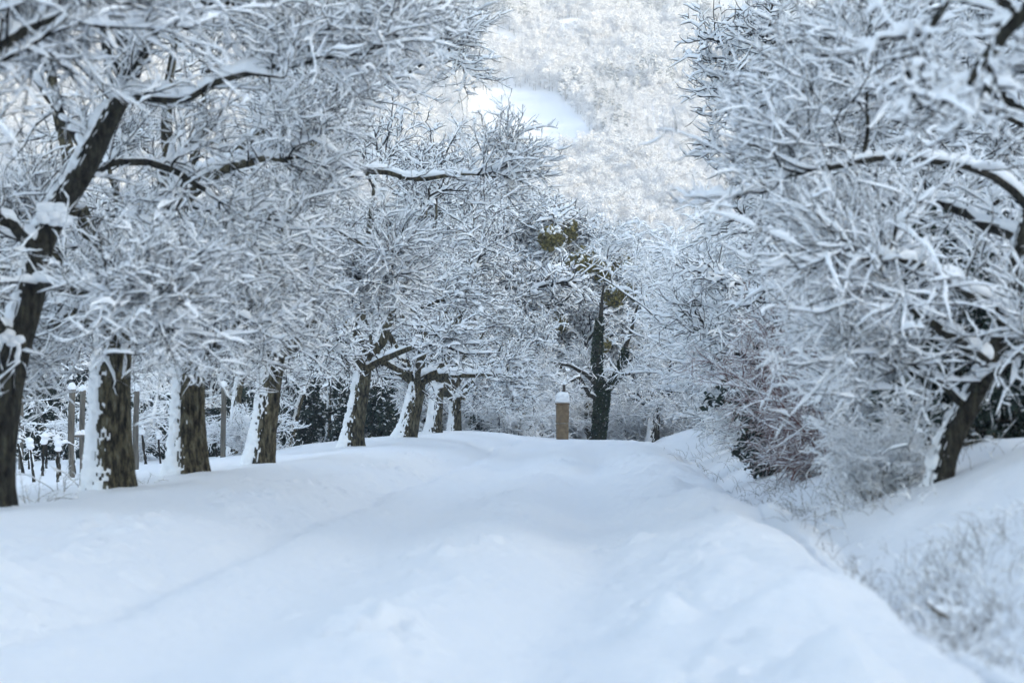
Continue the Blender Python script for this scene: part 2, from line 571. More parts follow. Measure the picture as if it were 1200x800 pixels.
def tree_from(root_name, loc, label, cat, group, trunk, limbs, seed, bark='bark', auto=None, m2=10, m3=10, m4=8,
              l2=(0.35, 0.62), l3=(0.45, 1.0), l4=(0.14, 0.40), snow=(0.045, 0.030, 0.019), plast=True, cut=0.56, twig='twig_bark',
              wind=None, blob=0.35, S4=5, lim_snow=0.036, pads=None, lim_fat=0.60, t0=0.10, flecks=1.3, tws=1.0, inner=15):
    """a tree from hand-placed trunk and limbs (world coordinates) with grown branches"""
    r = np.random.default_rng(seed)
    root = empty(root_name, loc, label, cat, group)
    o = np.asarray(loc)
    tp, tr = trunk
    to, data = trunk_mesh('trunk', local(tp, o), tr, root, bark, S=64, K=230, seed=seed)
    if plast:
        plaster('snow', data, to, seed, cut=cut, flecks=flecks)
    # limbs
    LP, LR = [], []
    for P, Rr in limbs:
        p, q = resample(local(P, o), Rr, 14)
        p[1:] += 0.03 * r.standard_normal((13, 3)) * q[1:, None] * 10
        q = q * np.concatenate([np.ones(9), np.linspace(1, 0.35, 5)])
        LP.append(p)
        LR.append(q)
    if auto:
        n, t0, t1, l0, l1, upb = auto
        tpp, trr = resample(local(tp, o), tr, 30)
        for k in range(n):
            t = t0 + (t1 - t0) * (k + r.random()) / n
            i = int(t * 29)
            az = 2.4 * k + r.uniform(-0.5, 0.5) + seed
            dr = np.array([[math.cos(az), math.sin(az), upb * r.uniform(0.6, 1.4)]])
            p = shoot(tpp[i][None], dr, np.array([r.uniform(l0, l1)]), 14, r, 0.45, 0.30, 0.05)[0]
            q = trr[i] * 0.55 * np.linspace(1, 0.2, 14)
            LP.append(p)
            LR.append(np.maximum(q, 0.012))
    LP, LR = np.array(LP), np.array(LR)
    for k in range(len(LP)):
        lb = Acc()
        lb.tubes(*densify(LP[k:k + 1], LR[k:k + 1], 28), S=9)
        lo = lb.build('limb', bark, root)
        ls = Acc()
        dp, dr_ = densify(LP[k:k + 1], LR[k:k + 1], 44)
        snow_on(ls, dp, dr_, lim_snow, r, S=8, keep=1, lump=0.3, fat=lim_fat, wind=wind)
        ls.build('snow', 'branch_snow', lo)
    tw, sn = Acc(), Acc()
    grow_crown(tw, sn, LP, LR, r, m2, m3, m4, l2, l3, l4, snow, blob, S4, wind, t0, tws, inner)
    if pads:
        for (px, py, wd, dd) in pads:
            c0 = W(px, py, dd) - o
            rad = 0.5 * wd / FPX * dd
            sn.blobs(c0[None] + rad * 0.5 * r.standard_normal((16, 3)) * [1, 0.7, 0.5], rad * r.uniform(0.22, 0.55, 16), S=9, K=7, squash=0.7, r=r, lump=0.24)
    co = tw.build('crown', twig, root)
    sn.build('snow', 'branch_snow', co)
    return root


def grow_crown(tw, sn, LP, LR, r, m2, m3, m4, l2, l3, l4, snow, blob=0.35, S4=5, wind=None, t0=0.18, tws=1.0, inner=0):
    P2, R2 = children(LP, LR, m2, r, t0, 1.0, lr=l2, K=9, wiggle=0.6, grav=0.04, hbias=0.1, ang=(0.5, 1.25), rr=0.6, rmin=0.018 * tws, bias=(0, 0, 0.34))
    P3, R3 = children(P2, R2, m3, r, 0.12, 1.0, labs=l3, K=8, wiggle=0.50, grav=0.04, ang=(0.5, 1.2), rr=0.65, rmin=0.0095 * tws, bias=(0, 0, 0.22))
    if inner:                                   # short spurs and shoots along the limbs themselves
        Pi, Ri = children(LP, LR, inner, r, 0.0, 1.0, labs=(l3[0] * 0.7, l3[1] * 1.15), K=8, wiggle=0.5, grav=0.05, ang=(0.6, 1.4), rr=0.3, rmin=0.0095 * tws, rmax=0.02)
        P3, R3 = np.concatenate([P3, Pi]), np.concatenate([R3, Ri])
    P4, R4 = children(P3, R3, m4, r, 0.1, 1.0, labs=l4, K=6, wiggle=0.42, grav=0.02, ang=(0.5, 1.3), rr=0.7, rmin=0.0060 * tws, bias=(0, 0, 0.25))
    tw.tubes(*densify(P2, R2, 14), S=6)
    tw.tubes(P3, R3, S=4)
    tw.tubes(P4, R4, S=3)
    snow_on(sn, *densify(P2, R2, 20), snow[0], r, S=7, wind=wind)
    snow_on(sn, *densify(P3, R3, 10), snow[1], r, S=6, wind=wind)
    snow_on(sn, *densify(P4, R4, 6), snow[2], r, S=S4, wind=wind, keep=0.74)
    if blob > 0:
        pick = r.random(len(P3)) < blob
        C = P3[pick][:, r.integers(1, 5)].copy()
        rad = snow[1] * r.uniform(1.0, 2.3, len(C))
        C[:, 2] += rad * 0.4
        sn.blobs(C, rad, r=r, S=6, K=5)


# ------------------------------------------------------------------ ground
def axis(segs):
    out = [segs[0][0]]
    for a, b, s in segs:
        n = max(1, int(round((b - a) / s)))
        out += list(a + (b - a) * (np.arange(n) + 1) / n)
    return np.array(out)


def build_ground():
    xs = axis([(-3200, -700, 250), (-700, -280, 42), (-280, -60, 9), (-60, -20, 1.6), (-20, -7, 0.4), (-7, -4.4, 0.16), (-4.4, 4.6, 0.035), (4.6, 8, 0.18), (8, 20, 0.5),
               (20, 60, 1.6), (60, 280, 9), (280, 700, 42), (700, 3200, 250)])
    ys = axis([(-1800, -900, 150), (-900, -60, 40), (-60, 0, 6), (0, 7, 0.5), (7, 14, 0.04), (14, 24, 0.075), (24, 45, 0.2), (45, 100, 0.4), (100, 160, 2),
               (160, 500, 10), (500, 1800, 13), (1800, 3600, 40), (3600, 4400, 200)])
    X, Y = np.meshgrid(xs, ys)
    Z = height(X, Y)
    V = np.stack([X, Y, Z], -1).reshape(-1, 3)
    ny, nx = X.shape
    i = np.arange(ny - 1)[:, None] * nx + np.arange(nx - 1)[None, :]
    Q = np.stack([i, i + 1, i + 1 + nx, i + nx], -1).reshape(-1, 4)
    # smooth vertex normals of the whole sheet, shared by the pieces
    gy, gx = np.gradient(Z, ys, xs)
    Nn = np.stack([-gx, -gy, np.ones_like(Z)], -1)
    Nn = (Nn / np.linalg.norm(Nn, axis=2, keepdims=True)).reshape(-1, 3)
    ctr = V[Q].mean(1)
    c = ctr[:, 0] - SLOPE * ctr[:, 1]
    road = (c > -3.9) & (c < 1.55) & (ctr[:, 1] > -40) & (ctr[:, 1] < 130)
    hill = (ctr[:, 1] > 520)
    for name, m, lab in (('road', road, 'snow covered country road with soft wheel tracks'),
                         ('hill', hill & ~road, 'sunlit snowy hill with a white clearing'),
                         ('ground', ~road & ~hill, 'deep snow on verge, ditch and field')):
        q = Q[m]
        u, inv = np.unique(q, return_inverse=True)
        o = mesh_object(name, V[u], inv.reshape(-1, 4), 'ground_snow', normals=Nn[u])
        tag(o, lab, name, kind='structure')


build_ground()


# ------------------------------------------------------------------ copies
def dup(root, loc, rotz=0.0, scale=1.0, label=None, group=None, sz=None):
    c = root.copy()
    COL.objects.link(c)
    c.location = loc
    c.rotation_euler = (0, 0, rotz)
    c.scale = (scale, scale, sz or scale)
    if label:
        c['label'] = label
    if group:
        c['group'] = group
    for ch in list(root.children):
        k = ch.copy()
        COL.objects.link(k)
        k.parent = c
        for g in list(ch.children):
            h = g.copy()
            COL.objects.link(h)
            h.parent = k
    return c


def place(proto, used, loc, rotz=0.0, scale=1.0, label=None, group=None, sz=None):
    """the first placement moves the prototype itself, the others copy it"""
    if proto.name in used:
        return dup(proto, loc, rotz, scale, label, group, sz)
    used.add(proto.name)
    proto.location = loc
    proto.rotation_euler = (0, 0, rotz)
    proto.scale = (scale, scale, sz or scale)
    if label:
        proto['label'] = label
    if group:
        proto['group'] = group
    return proto


# ------------------------------------------------------------------ row of fruit trees on the left verge
ROW = 'snow covered fruit trees along the left verge'


def row_tree(d, trunk, limbs, label, seed, **kw):
    P, Rr = px_path(d, trunk)
    P[0, 2] = H(P[0, 0], P[0, 1]) - 0.12
    lim = [px_path(d, l) for l in limbs]
    loc = (P[0, 0], P[0, 1], P[0, 2] + 0.12)
    return tree_from('fruit_tree', loc, label, 'tree', ROW, (P, Rr), lim, seed, **kw)


def build_row():
    NEAR = dict(m2=9, m3=10, m4=9, l2=(0.28, 0.55), l3=(0.45, 1.1), l4=(0.10, 0.46), snow=(0.026, 0.0165, 0.0108), tws=0.95)
    MID = dict(m2=9, m3=10, m4=8, l2=(0.32, 0.60), l3=(0.5, 1.15), l4=(0.12, 0.48), snow=(0.028, 0.019, 0.0128), tws=1.15)
    FAR = dict(m2=9, m3=9, m4=6, tws=1.7, inner=4, l2=(0.32, 0.62), l3=(0.45, 1.05), l4=(0.12, 0.42), snow=(0.034, 0.025, 0.0185), S4=4, t0=0.30)
    # the tree just outside the frame whose branches hang in at the top left
    row_tree(15.5, [(-260, 700, 60), (-262, 560, 50), (-250, 420, 46), (-235, 300, 40), (-220, 150, 34), (-200, 0, 26), (-190, -160, 16)],
             [[(-240, 330, 26), (-150, 200, 22, 0.5), (-60, 110, 18, 0.8), (20, 40, 14, 1.0), (120, -10, 9, 1.2)],
              [(-225, 180, 24), (-130, 60, 20, -0.5), (-20, -60, 15, -0.8), (120, -120, 10, -1.0)],
              [(-215, 60, 20), (-120, -120, 16, 1), (-20, -220, 10, 1.5)]],
             'fruit tree at the near left edge, only its blurred overhanging branches in view', 11, bark='dark_bark', auto=(3, 0.6, 1.0, 1.4, 2.2, 0.7), **NEAR)
    row_tree(22, [(-14, 625, 52), (-2, 520, 42), (12, 430, 38), (33, 355, 34), (48, 285, 31), (66, 247, 31), (98, 195, 29), (120, 148, 27), (148, 98, 21), (162, 55, 17), (172, 5, 14), (182, -90, 9), (186, -200, 5)],
             [[(46, 300, 15), (20, 270, 13, -0.3), (-20, 240, 12, -0.6), (-90, 190, 13, -1.0), (-150, 150, 8, -1.2)],
              [(132, 122, 11), (168, 112, 9, -0.3), (215, 116, 8, -0.5), (262, 92, 8, -0.7), (360, 70, 8, -0.8), (450, 60, 5, -0.9)],
              [(40, 335, 12), (80, 338, 10, -0.9), (120, 345, 9, -1.4), (155, 352, 7, -1.7), (185, 372, 4, -1.8)],
              [(104, 185, 12), (60, 120, 10, 0.4), (20, 60, 11, 0.7), (-30, -30, 8, 1.0)],
              [(166, 35, 12), (240, 0, 11, 0.5), (320, 22, 9, 0.8), (370, 42, 7, 0.9), (420, 40, 5, 1.0), (460, 30, 3, 1.0)],
              [(86, 215, 10), (135, 190, 9, 0.9), (200, 200, 8, 1.5), (300, 260, 7, 1.9)],
              [(150, 95, 12), (190, 20, 10, -0.8), (260, -60, 8, -1.2), (330, -110, 6, -1.5)],
              [(20, 400, 14), (-40, 360, 12, -0.8), (-110, 380, 8, -1.2)]],
             'dark leaning trunk at the left frame edge, the nearest fruit tree', 12, pads=[(62, 250, 44, 21.8), (8, 395, 34, 21.8)], bark='dark_bark', cut=0.75, auto=(6, 0.58, 0.95, 1.5, 2.2, 0.7), lim_snow=0.028, inner=13, **dict(NEAR, l2=(0.2, 0.42)))
    row_tree(27, [(133, 582, 50), (131, 520, 45), (132, 440, 42), (136, 390, 40), (140, 350, 34)],
             [[(138, 365, 28), (120, 330, 25, 0.2), (104, 280, 22, 0.4), (80, 200, 17, 0.6), (60, 110, 13, 0.8), (50, 0, 8, 1.0), (45, -90, 5, 1)],
              [(140, 358, 27), (158, 320, 24, -0.2), (176, 270, 20, -0.3), (190, 200, 16, -0.3), (196, 110, 12, -0.2), (206, 20, 8, 0), (215, -80, 5, 0)],
              [(136, 385, 20), (170, 362, 17, -0.8), (205, 350, 14, -1.3), (240, 345, 10, -1.6), (268, 350, 6, -1.7)],
              [(130, 380, 18), (90, 370, 15, -0.9), (45, 385, 11, -1.4), (10, 410, 7, -1.6)],
              [(180, 255, 15), (230, 215, 13, -0.6), (290, 190, 10, -1.0), (350, 185, 7, -1.2)],
              [(96, 250, 15), (50, 225, 13, -0.5), (0, 220, 10, -0.8), (-60, 230, 6, -1.0)]],
             'second fruit tree of the row, stout mossy trunk with snow down its left side', 13, pads=[(140, 352, 36, 26.8)], auto=(5, 0.85, 1.0, 1.6, 2.6, 0.6), **NEAR)
    row_tree(31, [(222, 560, 40), (222, 500, 36), (223, 440, 33), (224, 400, 31)],
             [[(224, 412, 22), (238, 385, 20, 0.1), (262, 368, 16, 0.2), (290, 340, 13, 0.4), (320, 290, 11, 0.6), (340, 220, 8, 0.7), (350, 130, 6, 0.8), (355, 40, 4, 1)],
              [(222, 408, 22), (208, 372, 20, -0.2), (204, 330, 18, -0.3), (212, 270, 15, -0.4), (226, 190, 11, -0.5), (240, 100, 8, -0.5), (250, 10, 5, -0.5)],
              [(222, 420, 15), (190, 392, 13, -0.8), (150, 375, 11, -1.4), (110, 370, 8, -1.8)],
              [(226, 420, 15), (256, 398, 13, -0.7), (290, 375, 11, -1.2), (335, 350, 8, -1.6)],
              [(206, 345, 14), (170, 300, 12, 0.6), (140, 240, 10, 1.0), (120, 170, 7, 1.4)],
              [(218, 235, 11), (265, 190, 9, -0.6), (310, 150, 7, -1.0), (370, 120, 5, -1.2)]],
             'third fruit tree, straight trunk with a thick snow pad in its low fork', 14, pads=[(219, 410, 34, 30.8)], auto=(5, 0.85, 1.0, 1.6, 2.6, 0.6), **NEAR)
    row_tree(39, [(304, 552, 29), (309, 510, 26), (316, 460, 25), (321, 415, 25), (322, 395, 23)],
             [[(322, 402, 16), (321, 375, 15), (328, 330, 13), (345, 285, 12, 0.2), (358, 235, 10, 0.3), (362, 170, 8, 0.4), (372, 90, 6, 0.4), (380, 10, 4, 0.4)],
              [(322, 410, 16), (342, 405, 15, -0.2), (362, 388, 13, -0.3), (376, 355, 11, -0.3), (384, 325, 9, -0.2), (420, 300, 7, 0), (470, 290, 5, 0)],
              [(334, 325, 11), (336, 300, 10, -0.4), (338, 270, 9, -0.6), (330, 200, 7, -0.8), (320, 120, 5, -1)],
              [(345, 285, 10), (372, 262, 9, -0.3), (400, 270, 8, -0.6), (430, 290, 6, -0.9), (470, 320, 4, -1.1)],
              [(356, 240, 8), (400, 214, 7, -0.4), (440, 200, 6.5, -0.6), (490, 209, 6, -0.8), (540, 203, 4.5, -1.0), (592, 208, 2, -1.1)],
              [(362, 170, 8), (420, 120, 7, 0.4), (480, 80, 5, 0.7), (530, 60, 3, 0.9)],
              [(320, 418, 12), (296, 392, 11, -0.8), (270, 350, 9, -1.3), (250, 310, 6, -1.7)]],
             'fourth fruit tree, leaning right and splitting into two snow loaded limbs', 15, pads=[(327, 402, 24, 38.8)], auto=(6, 0.85, 1.0, 1.8, 2.9, 0.7), **dict(MID, l2=(0.20, 0.42)))
    row_tree(54, [(412, 523, 24), (417, 490, 21), (424, 450, 19), (427, 428, 18)],
             [[(426, 433, 13), (422, 410, 12), (421, 380, 11), (428, 320, 9, 0.3), (434, 250, 7, 0.5), (440, 180, 5, 0.6)],
              [(428, 430, 13), (440, 412, 12, -0.1), (450, 392, 10, -0.2), (468, 350, 8, -0.3), (490, 290, 6, -0.3), (505, 220, 4, 0)],
              [(424, 400, 8), (396, 372, 7, -0.6), (372, 352, 6, -0.9), (345, 345, 4, -1.2)],
              [(455, 378, 8), (490, 360, 7, 0.5), (525, 350, 5, 0.8)]],
             'fifth fruit tree of the row, slim leaning trunk forking into a plain Y', 16, auto=(6, 0.88, 1.0, 1.8, 3.0, 0.8), **FAR)
    row_tree(60, [(474, 520, 22), (480, 495, 20), (487, 465, 18), (490, 448, 17)],
             [[(490, 452, 10), (480, 432, 9), (470, 418, 8), (456, 395, 7, 0.2), (440, 350, 5, 0.4), (430, 300, 4, 0.5)],
              [(490, 450, 11), (494, 425, 10), (496, 395, 9), (500, 340, 7, 0.4), (508, 270, 6, 0.4), (515, 200, 4, 0.4)],
              [(491, 452, 11), (505, 440, 10, -0.2), (520, 428, 9, -0.3), (526, 400, 8, -0.3), (545, 350, 6, -0.2), (565, 290, 4, 0)]],
             'sixth fruit tree of the row, leaning trunk with three spreading limbs', 17, auto=(6, 0.88, 1.0, 2.0, 3.2, 0.9), **FAR)
    row_tree(72, [(508, 518, 17), (510, 490, 15), (513, 462, 14), (515, 448, 13)],
             [[(515, 452, 9), (522, 425, 9), (530, 405, 8), (540, 360, 6, 0.4), (552, 300, 5, 0.5), (556, 230, 3, 0.5)],
              [(514, 452, 8), (506, 425, 7, 0.3), (504, 390, 6, 0.5), (512, 330, 5, 0.7)]],
             'seventh fruit tree, trunk white with plastered snow and topped by a snow pad', 18, pads=[(512, 450, 17, 71.8)], cut=0.2, auto=(6, 0.88, 1.0, 2.2, 3.6, 0.9), **FAR)
    row_tree(83, [(533, 516, 13), (534, 490, 12.5), (534, 468, 13)],
             [[(533, 472, 9), (529, 452, 9), (526, 430, 7), (522, 380, 6), (530, 300, 4)],
              [(535, 472, 9), (548, 456, 9, -0.2), (560, 442, 8, -0.3), (578, 430, 6, -0.4), (605, 415, 5, -0.5), (640, 400, 3, -0.5)],
              [(531, 455, 7), (550, 432, 6, 0.4), (575, 425, 5, 0.8), (600, 390, 4, 1.0)]],
             'last fruit tree of the row, short trunk with one long limb reaching right', 19, pads=[(536, 463, 12, 82.8)], auto=(6, 0.85, 1.0, 2.2, 3.6, 0.9), **FAR)


build_row()


# ------------------------------------------------------------------ trees and shrubs grown without hand-placed limbs
def auto_tree(name, label, cat, group, seed, Ht=10.0, fork=0.28, rad=0.2, nl=11, spread=3.4, twig='twig_bark', bark='bark', levels=(8, 8, 0),
              l3=(0.5, 1.3), l4=(0.2, 0.5), snow=(0.06, 0.045, 0.03), up=0.9, extra=None, S=24, K=60, blob=0.5, S4=4, tws=1.0):
    r = np.random.default_rng(seed)
    root = empty(name, (0, 0, 0), label, cat, group)
    pts = [(0, 0, -0.2)]
    d = np.array([0.06 * r.standard_normal(), 0.06 * r.standard_normal(), 1.0])
    for k in range(6):
        d = d + np.array([0.16 * r.standard_normal(), 0.16 * r.standard_normal(), 0.05])
        d /= np.linalg.norm(d)
        pts.append(tuple(np.array(pts[-1]) + d * Ht * 0.85 / 6))
    rads = rad * np.array([1.15, 1, 0.86, 0.68, 0.5, 0.3, 0.12])
    to, data = trunk_mesh('trunk', pts, rads, root, bark, S=S, K=K, seed=seed, rough=0.12)
    plaster('snow', data, to, seed, cut=0.4)
    tp, tr = resample(pts, rads, 40)
    LP, LR = [], []
    for k in range(nl):
        t = fork + (0.97 - fork) * ((k + r.random()) / nl)
        i = int(t * 39)
        az = 2.4 * k + r.uniform(-0.6, 0.6)
        ln = spread * (1.15 - 0.75 * ((t - fork) / (1 - fork))) * r.uniform(0.75, 1.15)
        p = shoot(tp[i][None], np.array([[math.cos(az), math.sin(az), up * r.uniform(0.5, 1.4)]]), np.array([ln]), 12, r, 0.5, 0.28, 0.1)[0]
        LP.append(p)
        LR.append(np.maximum(tr[i] * 0.6 * np.linspace(1, 0.18, 12), 0.015))
    LP, LR = np.array(LP), np.array(LR)
    tw, sn = Acc(), Acc()
    tw.tubes(*densify(LP, LR, 20), S=7)
    snow_on(sn, *densify(LP, LR, 26), 0.05, r, S=7, keep=1, fat=0.75)
    m2, m3, m4 = levels
    P2, R2 = children(LP, LR, m2, r, 0.15, 1.0, lr=(0.35, 0.65), K=8, wiggle=0.6, grav=0.05, hbias=0.25, ang=(0.5, 1.15), rr=0.65, rmin=0.022 * tws, bias=(0, 0, 0.2))
    P3, R3 = children(P2, R2, m3, r, 0.1, 1.0, labs=l3, K=6, wiggle=0.7, grav=0.04, ang=(0.5, 1.2), rr=0.65, rmin=0.0125 * tws, bias=(0, 0, 0.15))
    tw.tubes(P2, R2, S=5)
    tw.tubes(P3, R3, S=3)
    snow_on(sn, *densify(P2, R2, 12), snow[0], r, S=6)
    snow_on(sn, *densify(P3, R3, 8), snow[1], r, S=5)
    if m4:
        P4, R4 = children(P3, R3, m4, r, 0.1, 1.0, labs=l4, K=4, wiggle=0.6, grav=0.0, ang=(0.5, 1.3), rr=0.7, rmin=0.0085 * tws, bias=(0, 0, 0.2))
        tw.tubes(P4, R4, S=3)
        snow_on(sn, *densify(P4, R4, 5), snow[2], r, S=S4, keep=0.85)
    pick = r.random(len(P3)) < blob
    C = P3[pick][:, 2].copy()
    rb = snow[1] * r.uniform(1.2, 2.6, len(C))
    sn.blobs(C, rb, r=r, S=6, K=5)
    co = tw.build('crown', twig, root)
    sn.build('snow', 'branch_snow', co)
    if extra:
        extra(root, tp, tr, LP, P2, P3, r)
    return root


def olive_clumps(root, tp, tr, LP, P2, P3, r):
    """balls of mistletoe sitting in the crown"""
    for k in range(6):
        ends = P2[:, -1]
        front = ends[np.argsort(ends[:, 1] - 0.25 * ends[:, 2])[:len(ends) // 4]]
        C = front[r.integers(0, len(front))] + [0, -0.25, 0]
        R0 = r.uniform(0.28, 0.58)
        n = 620
        v = r.standard_normal((n, 3))
        v /= np.linalg.norm(v, axis=1, keepdims=True)
        X = C + v * R0 * (r.random((n, 1)) ** 0.4)
        a = Acc()
        a.cards(X, np.full(n, 0.14), r)
        o = a.build('mistletoe', 'mistletoe', root, smooth_=False)
        b = Acc()
        top = X[(v[:, 2] > 0.25) & (r.random(n) < 0.25)]
        b.blobs(top, np.full(len(top), 0.06), r=r, S=6, K=5)
        b.build('snow', 'branch_snow', o)


def ivy_on(parent, P, Rr, r, n=5200, size=0.085, t1=1.0):
    Pd, Rd = resample(P, Rr, 200)
    i = (r.random(n) * 199 * t1).astype(int)
    a = r.random(n) * 2 * math.pi
    rad = Rd[i] * 1.0 + 0.02 + 0.06 * r.random(n)
    X = Pd[i] + np.stack([np.cos(a) * rad, np.sin(a) * rad, 0.03 * r.standard_normal(n)], 1)
    acc = Acc()
    acc.cards(X, size * r.uniform(0.6, 1.4, n), r)
    o = acc.build('ivy', 'ivy_leaf', parent, smooth_=False)
    b = Acc()
    s = X[r.random(n) < 0.05]
    b.blobs(s + np.array([0, -0.01, 0.02]), r.uniform(0.008, 0.022, len(s)), r=r, S=5, K=4)
    b.build('snow', 'branch_snow', o)


def shrub(name, label, cat, group, seed, Ht=3.0, n=22, twig='twig_bark', lean=0.8, snow=(0.045, 0.03, 0.02), m=(9, 8, 0), rad=0.02, droop=0.45, labs=(0.3, 0.9),
          l4=(0.12, 0.35), keep=0.9, blob=0.35, base=0.25):
    """many stems arching out of one stool, bent by the snow"""
    r = np.random.default_rng(seed)
    root = empty(name, (0, 0, 0), label, cat, group)
    az = r.random(n) * 2 * math.pi
    ln = Ht * r.uniform(0.22, 1.25, n)
    st = np.stack([base * r.standard_normal(n), base * r.standard_normal(n), np.full(n, -0.1)], 1)
    k = lean * r.uniform(0.15, 1.1, n) * (1.9 - 0.75 * ln / Ht)
    D = np.stack([np.cos(az) * k, np.sin(az) * k, np.ones(n)], 1)
    P = shoot(st, D, ln, 14, r, 0.35, droop, 0.0)
    Rr = rad * r.uniform(0.6, 1.4, (n, 1)) * np.linspace(1, 0.25, 14)[None, :]
    st_acc, st_snow, tw, sn = Acc(), Acc(), Acc(), Acc()
    st_acc.tubes(P, Rr, S=6)
    snow_on(st_snow, *densify(P, Rr, 24), 0.03, r, S=6, keep=0.95, fat=0.8)
    P2, R2 = children(P, Rr, m[0], r, 0.03, 1.0, lr=(0.25, 0.5), K=8, wiggle=0.5, grav=0.12, ang=(0.4, 1.0), rr=0.65, rmin=0.009, bias=(0, 0, 0.15))
    P3, R3 = children(P2, R2, m[1], r, 0.1, 1.0, labs=labs, K=6, wiggle=0.6, grav=0.06, ang=(0.4, 1.1), rr=0.7, rmin=0.006, bias=(0, 0, 0.1))
    tw.tubes(P2, R2, S=4)
    tw.tubes(P3, R3, S=3)
    snow_on(sn, *densify(P2, R2, 12), snow[0], r, S=6, keep=keep)
    snow_on(sn, *densify(P3, R3, 8), snow[1], r, S=5, keep=keep)
    if m[2]:
        P4, R4 = children(P3, R3, m[2], r, 0.1, 1.0, labs=l4, K=4, wiggle=0.5, grav=0.1, ang=(0.4, 1.2), rr=0.65, rmin=0.003)
        tw.tubes(P4, R4, S=3)
        snow_on(sn, *densify(P4, R4, 5), snow[2], r, S=4, keep=keep)
    pick = r.random(len(P3)) < blob
    C = P3[pick][:, 2].copy()
    sn.blobs(C, snow[1] * r.uniform(1.2, 2.6, len(C)), r=r, S=6, K=5)
    so = st_acc.build('stems', twig, root)
    st_snow.build('snow', 'branch_snow', so)
    co = tw.build('twigs', twig, root)
    sn.build('snow', 'branch_snow', co)
    return root


def evergreen(name, label, cat, group, seed, Ht=4.0, wid=1.3, n=9000, size=0.16):
    """dense dark evergreen bush carrying pads of snow on its layers"""
    r = np.random.default_rng(seed)
    root = empty(name, (0, 0, 0), label, cat, group)
    st = Acc()
    nb = 46
    az = r.random(nb) * 2 * math.pi
    z0 = Ht * r.uniform(0.04, 0.9, nb)
    D = np.stack([np.cos(az), np.sin(az), r.uniform(-0.1, 0.7, nb)], 1)
    ln = wid * (1.2 - 0.75 * z0 / Ht) * r.uniform(0.6, 1.25, nb)
    S0 = np.stack([np.zeros(nb), np.zeros(nb), z0], 1)
    P = shoot(S0, D, ln, 8, r, 0.4, 0.35)
    Rr = 0.03 * np.linspace(1, 0.3, 8)[None, :] * np.ones((nb, 1))
    tr = np.array([[(0, 0, -0.2), (0.03, 0, Ht * 0.3), (0, 0.05, Ht * 0.6), (0.02, 0, Ht * 0.95)]], float)
    st.tubes(tr, np.array([[0.1, 0.085, 0.06, 0.02]]), S=8)
    st.tubes(P, Rr, S=5)
    st.build('stems', 'twig_bark', root)
    P2, R2 = children(P, Rr, 8, r, 0.15, 1.0, labs=(0.2, 0.6), K=5, wiggle=0.5, grav=0.25, rmin=0.006)
    allp = np.concatenate([densify(P, Rr, 20)[0].reshape(-1, 3), densify(P2, R2, 10)[0].reshape(-1, 3)])
    i = r.integers(0, len(allp), n)
    X = allp[i] + 0.10 * r.standard_normal((n, 3))
    a = Acc()
    a.cards(X, size * r.uniform(0.5, 1.3, n), r, bias=(0, 0, -0.3))
    fo = a.build('foliage', 'evergreen', root, smooth_=False)
    s = Acc()
    pk = r.random(len(P2)) < 0.5
    C = P2[pick_ := np.where(pk)[0]][:, 3].copy()
    C[:, 2] += 0.09
    s.blobs(C, r.uniform(0.03, 0.11, len(C)), r=r, S=7, K=5, squash=0.45, lump=0.5)
    snow_on(s, *densify(P2, R2, 8), 0.028, r, S=5, keep=0.6)
    s.build('snow', 'branch_snow', fo)
    return root


used = set()


def top_of(root):
    """height of the crown above the root, from its 99.7th percentile vertex"""
    for ch in root.children:
        if ch.name.startswith('crown'):
            a = np.empty(len(ch.data.vertices) * 3, np.float32)
            ch.data.vertices.foreach_get('co', a)
            return float(np.quantile(a[2::3], 0.997))
    return 1.0



def gpos(px, d, dz=0.0):
    x = (px - 600.0) / FPX * d
    return (x, d, H(x, d) + dz)


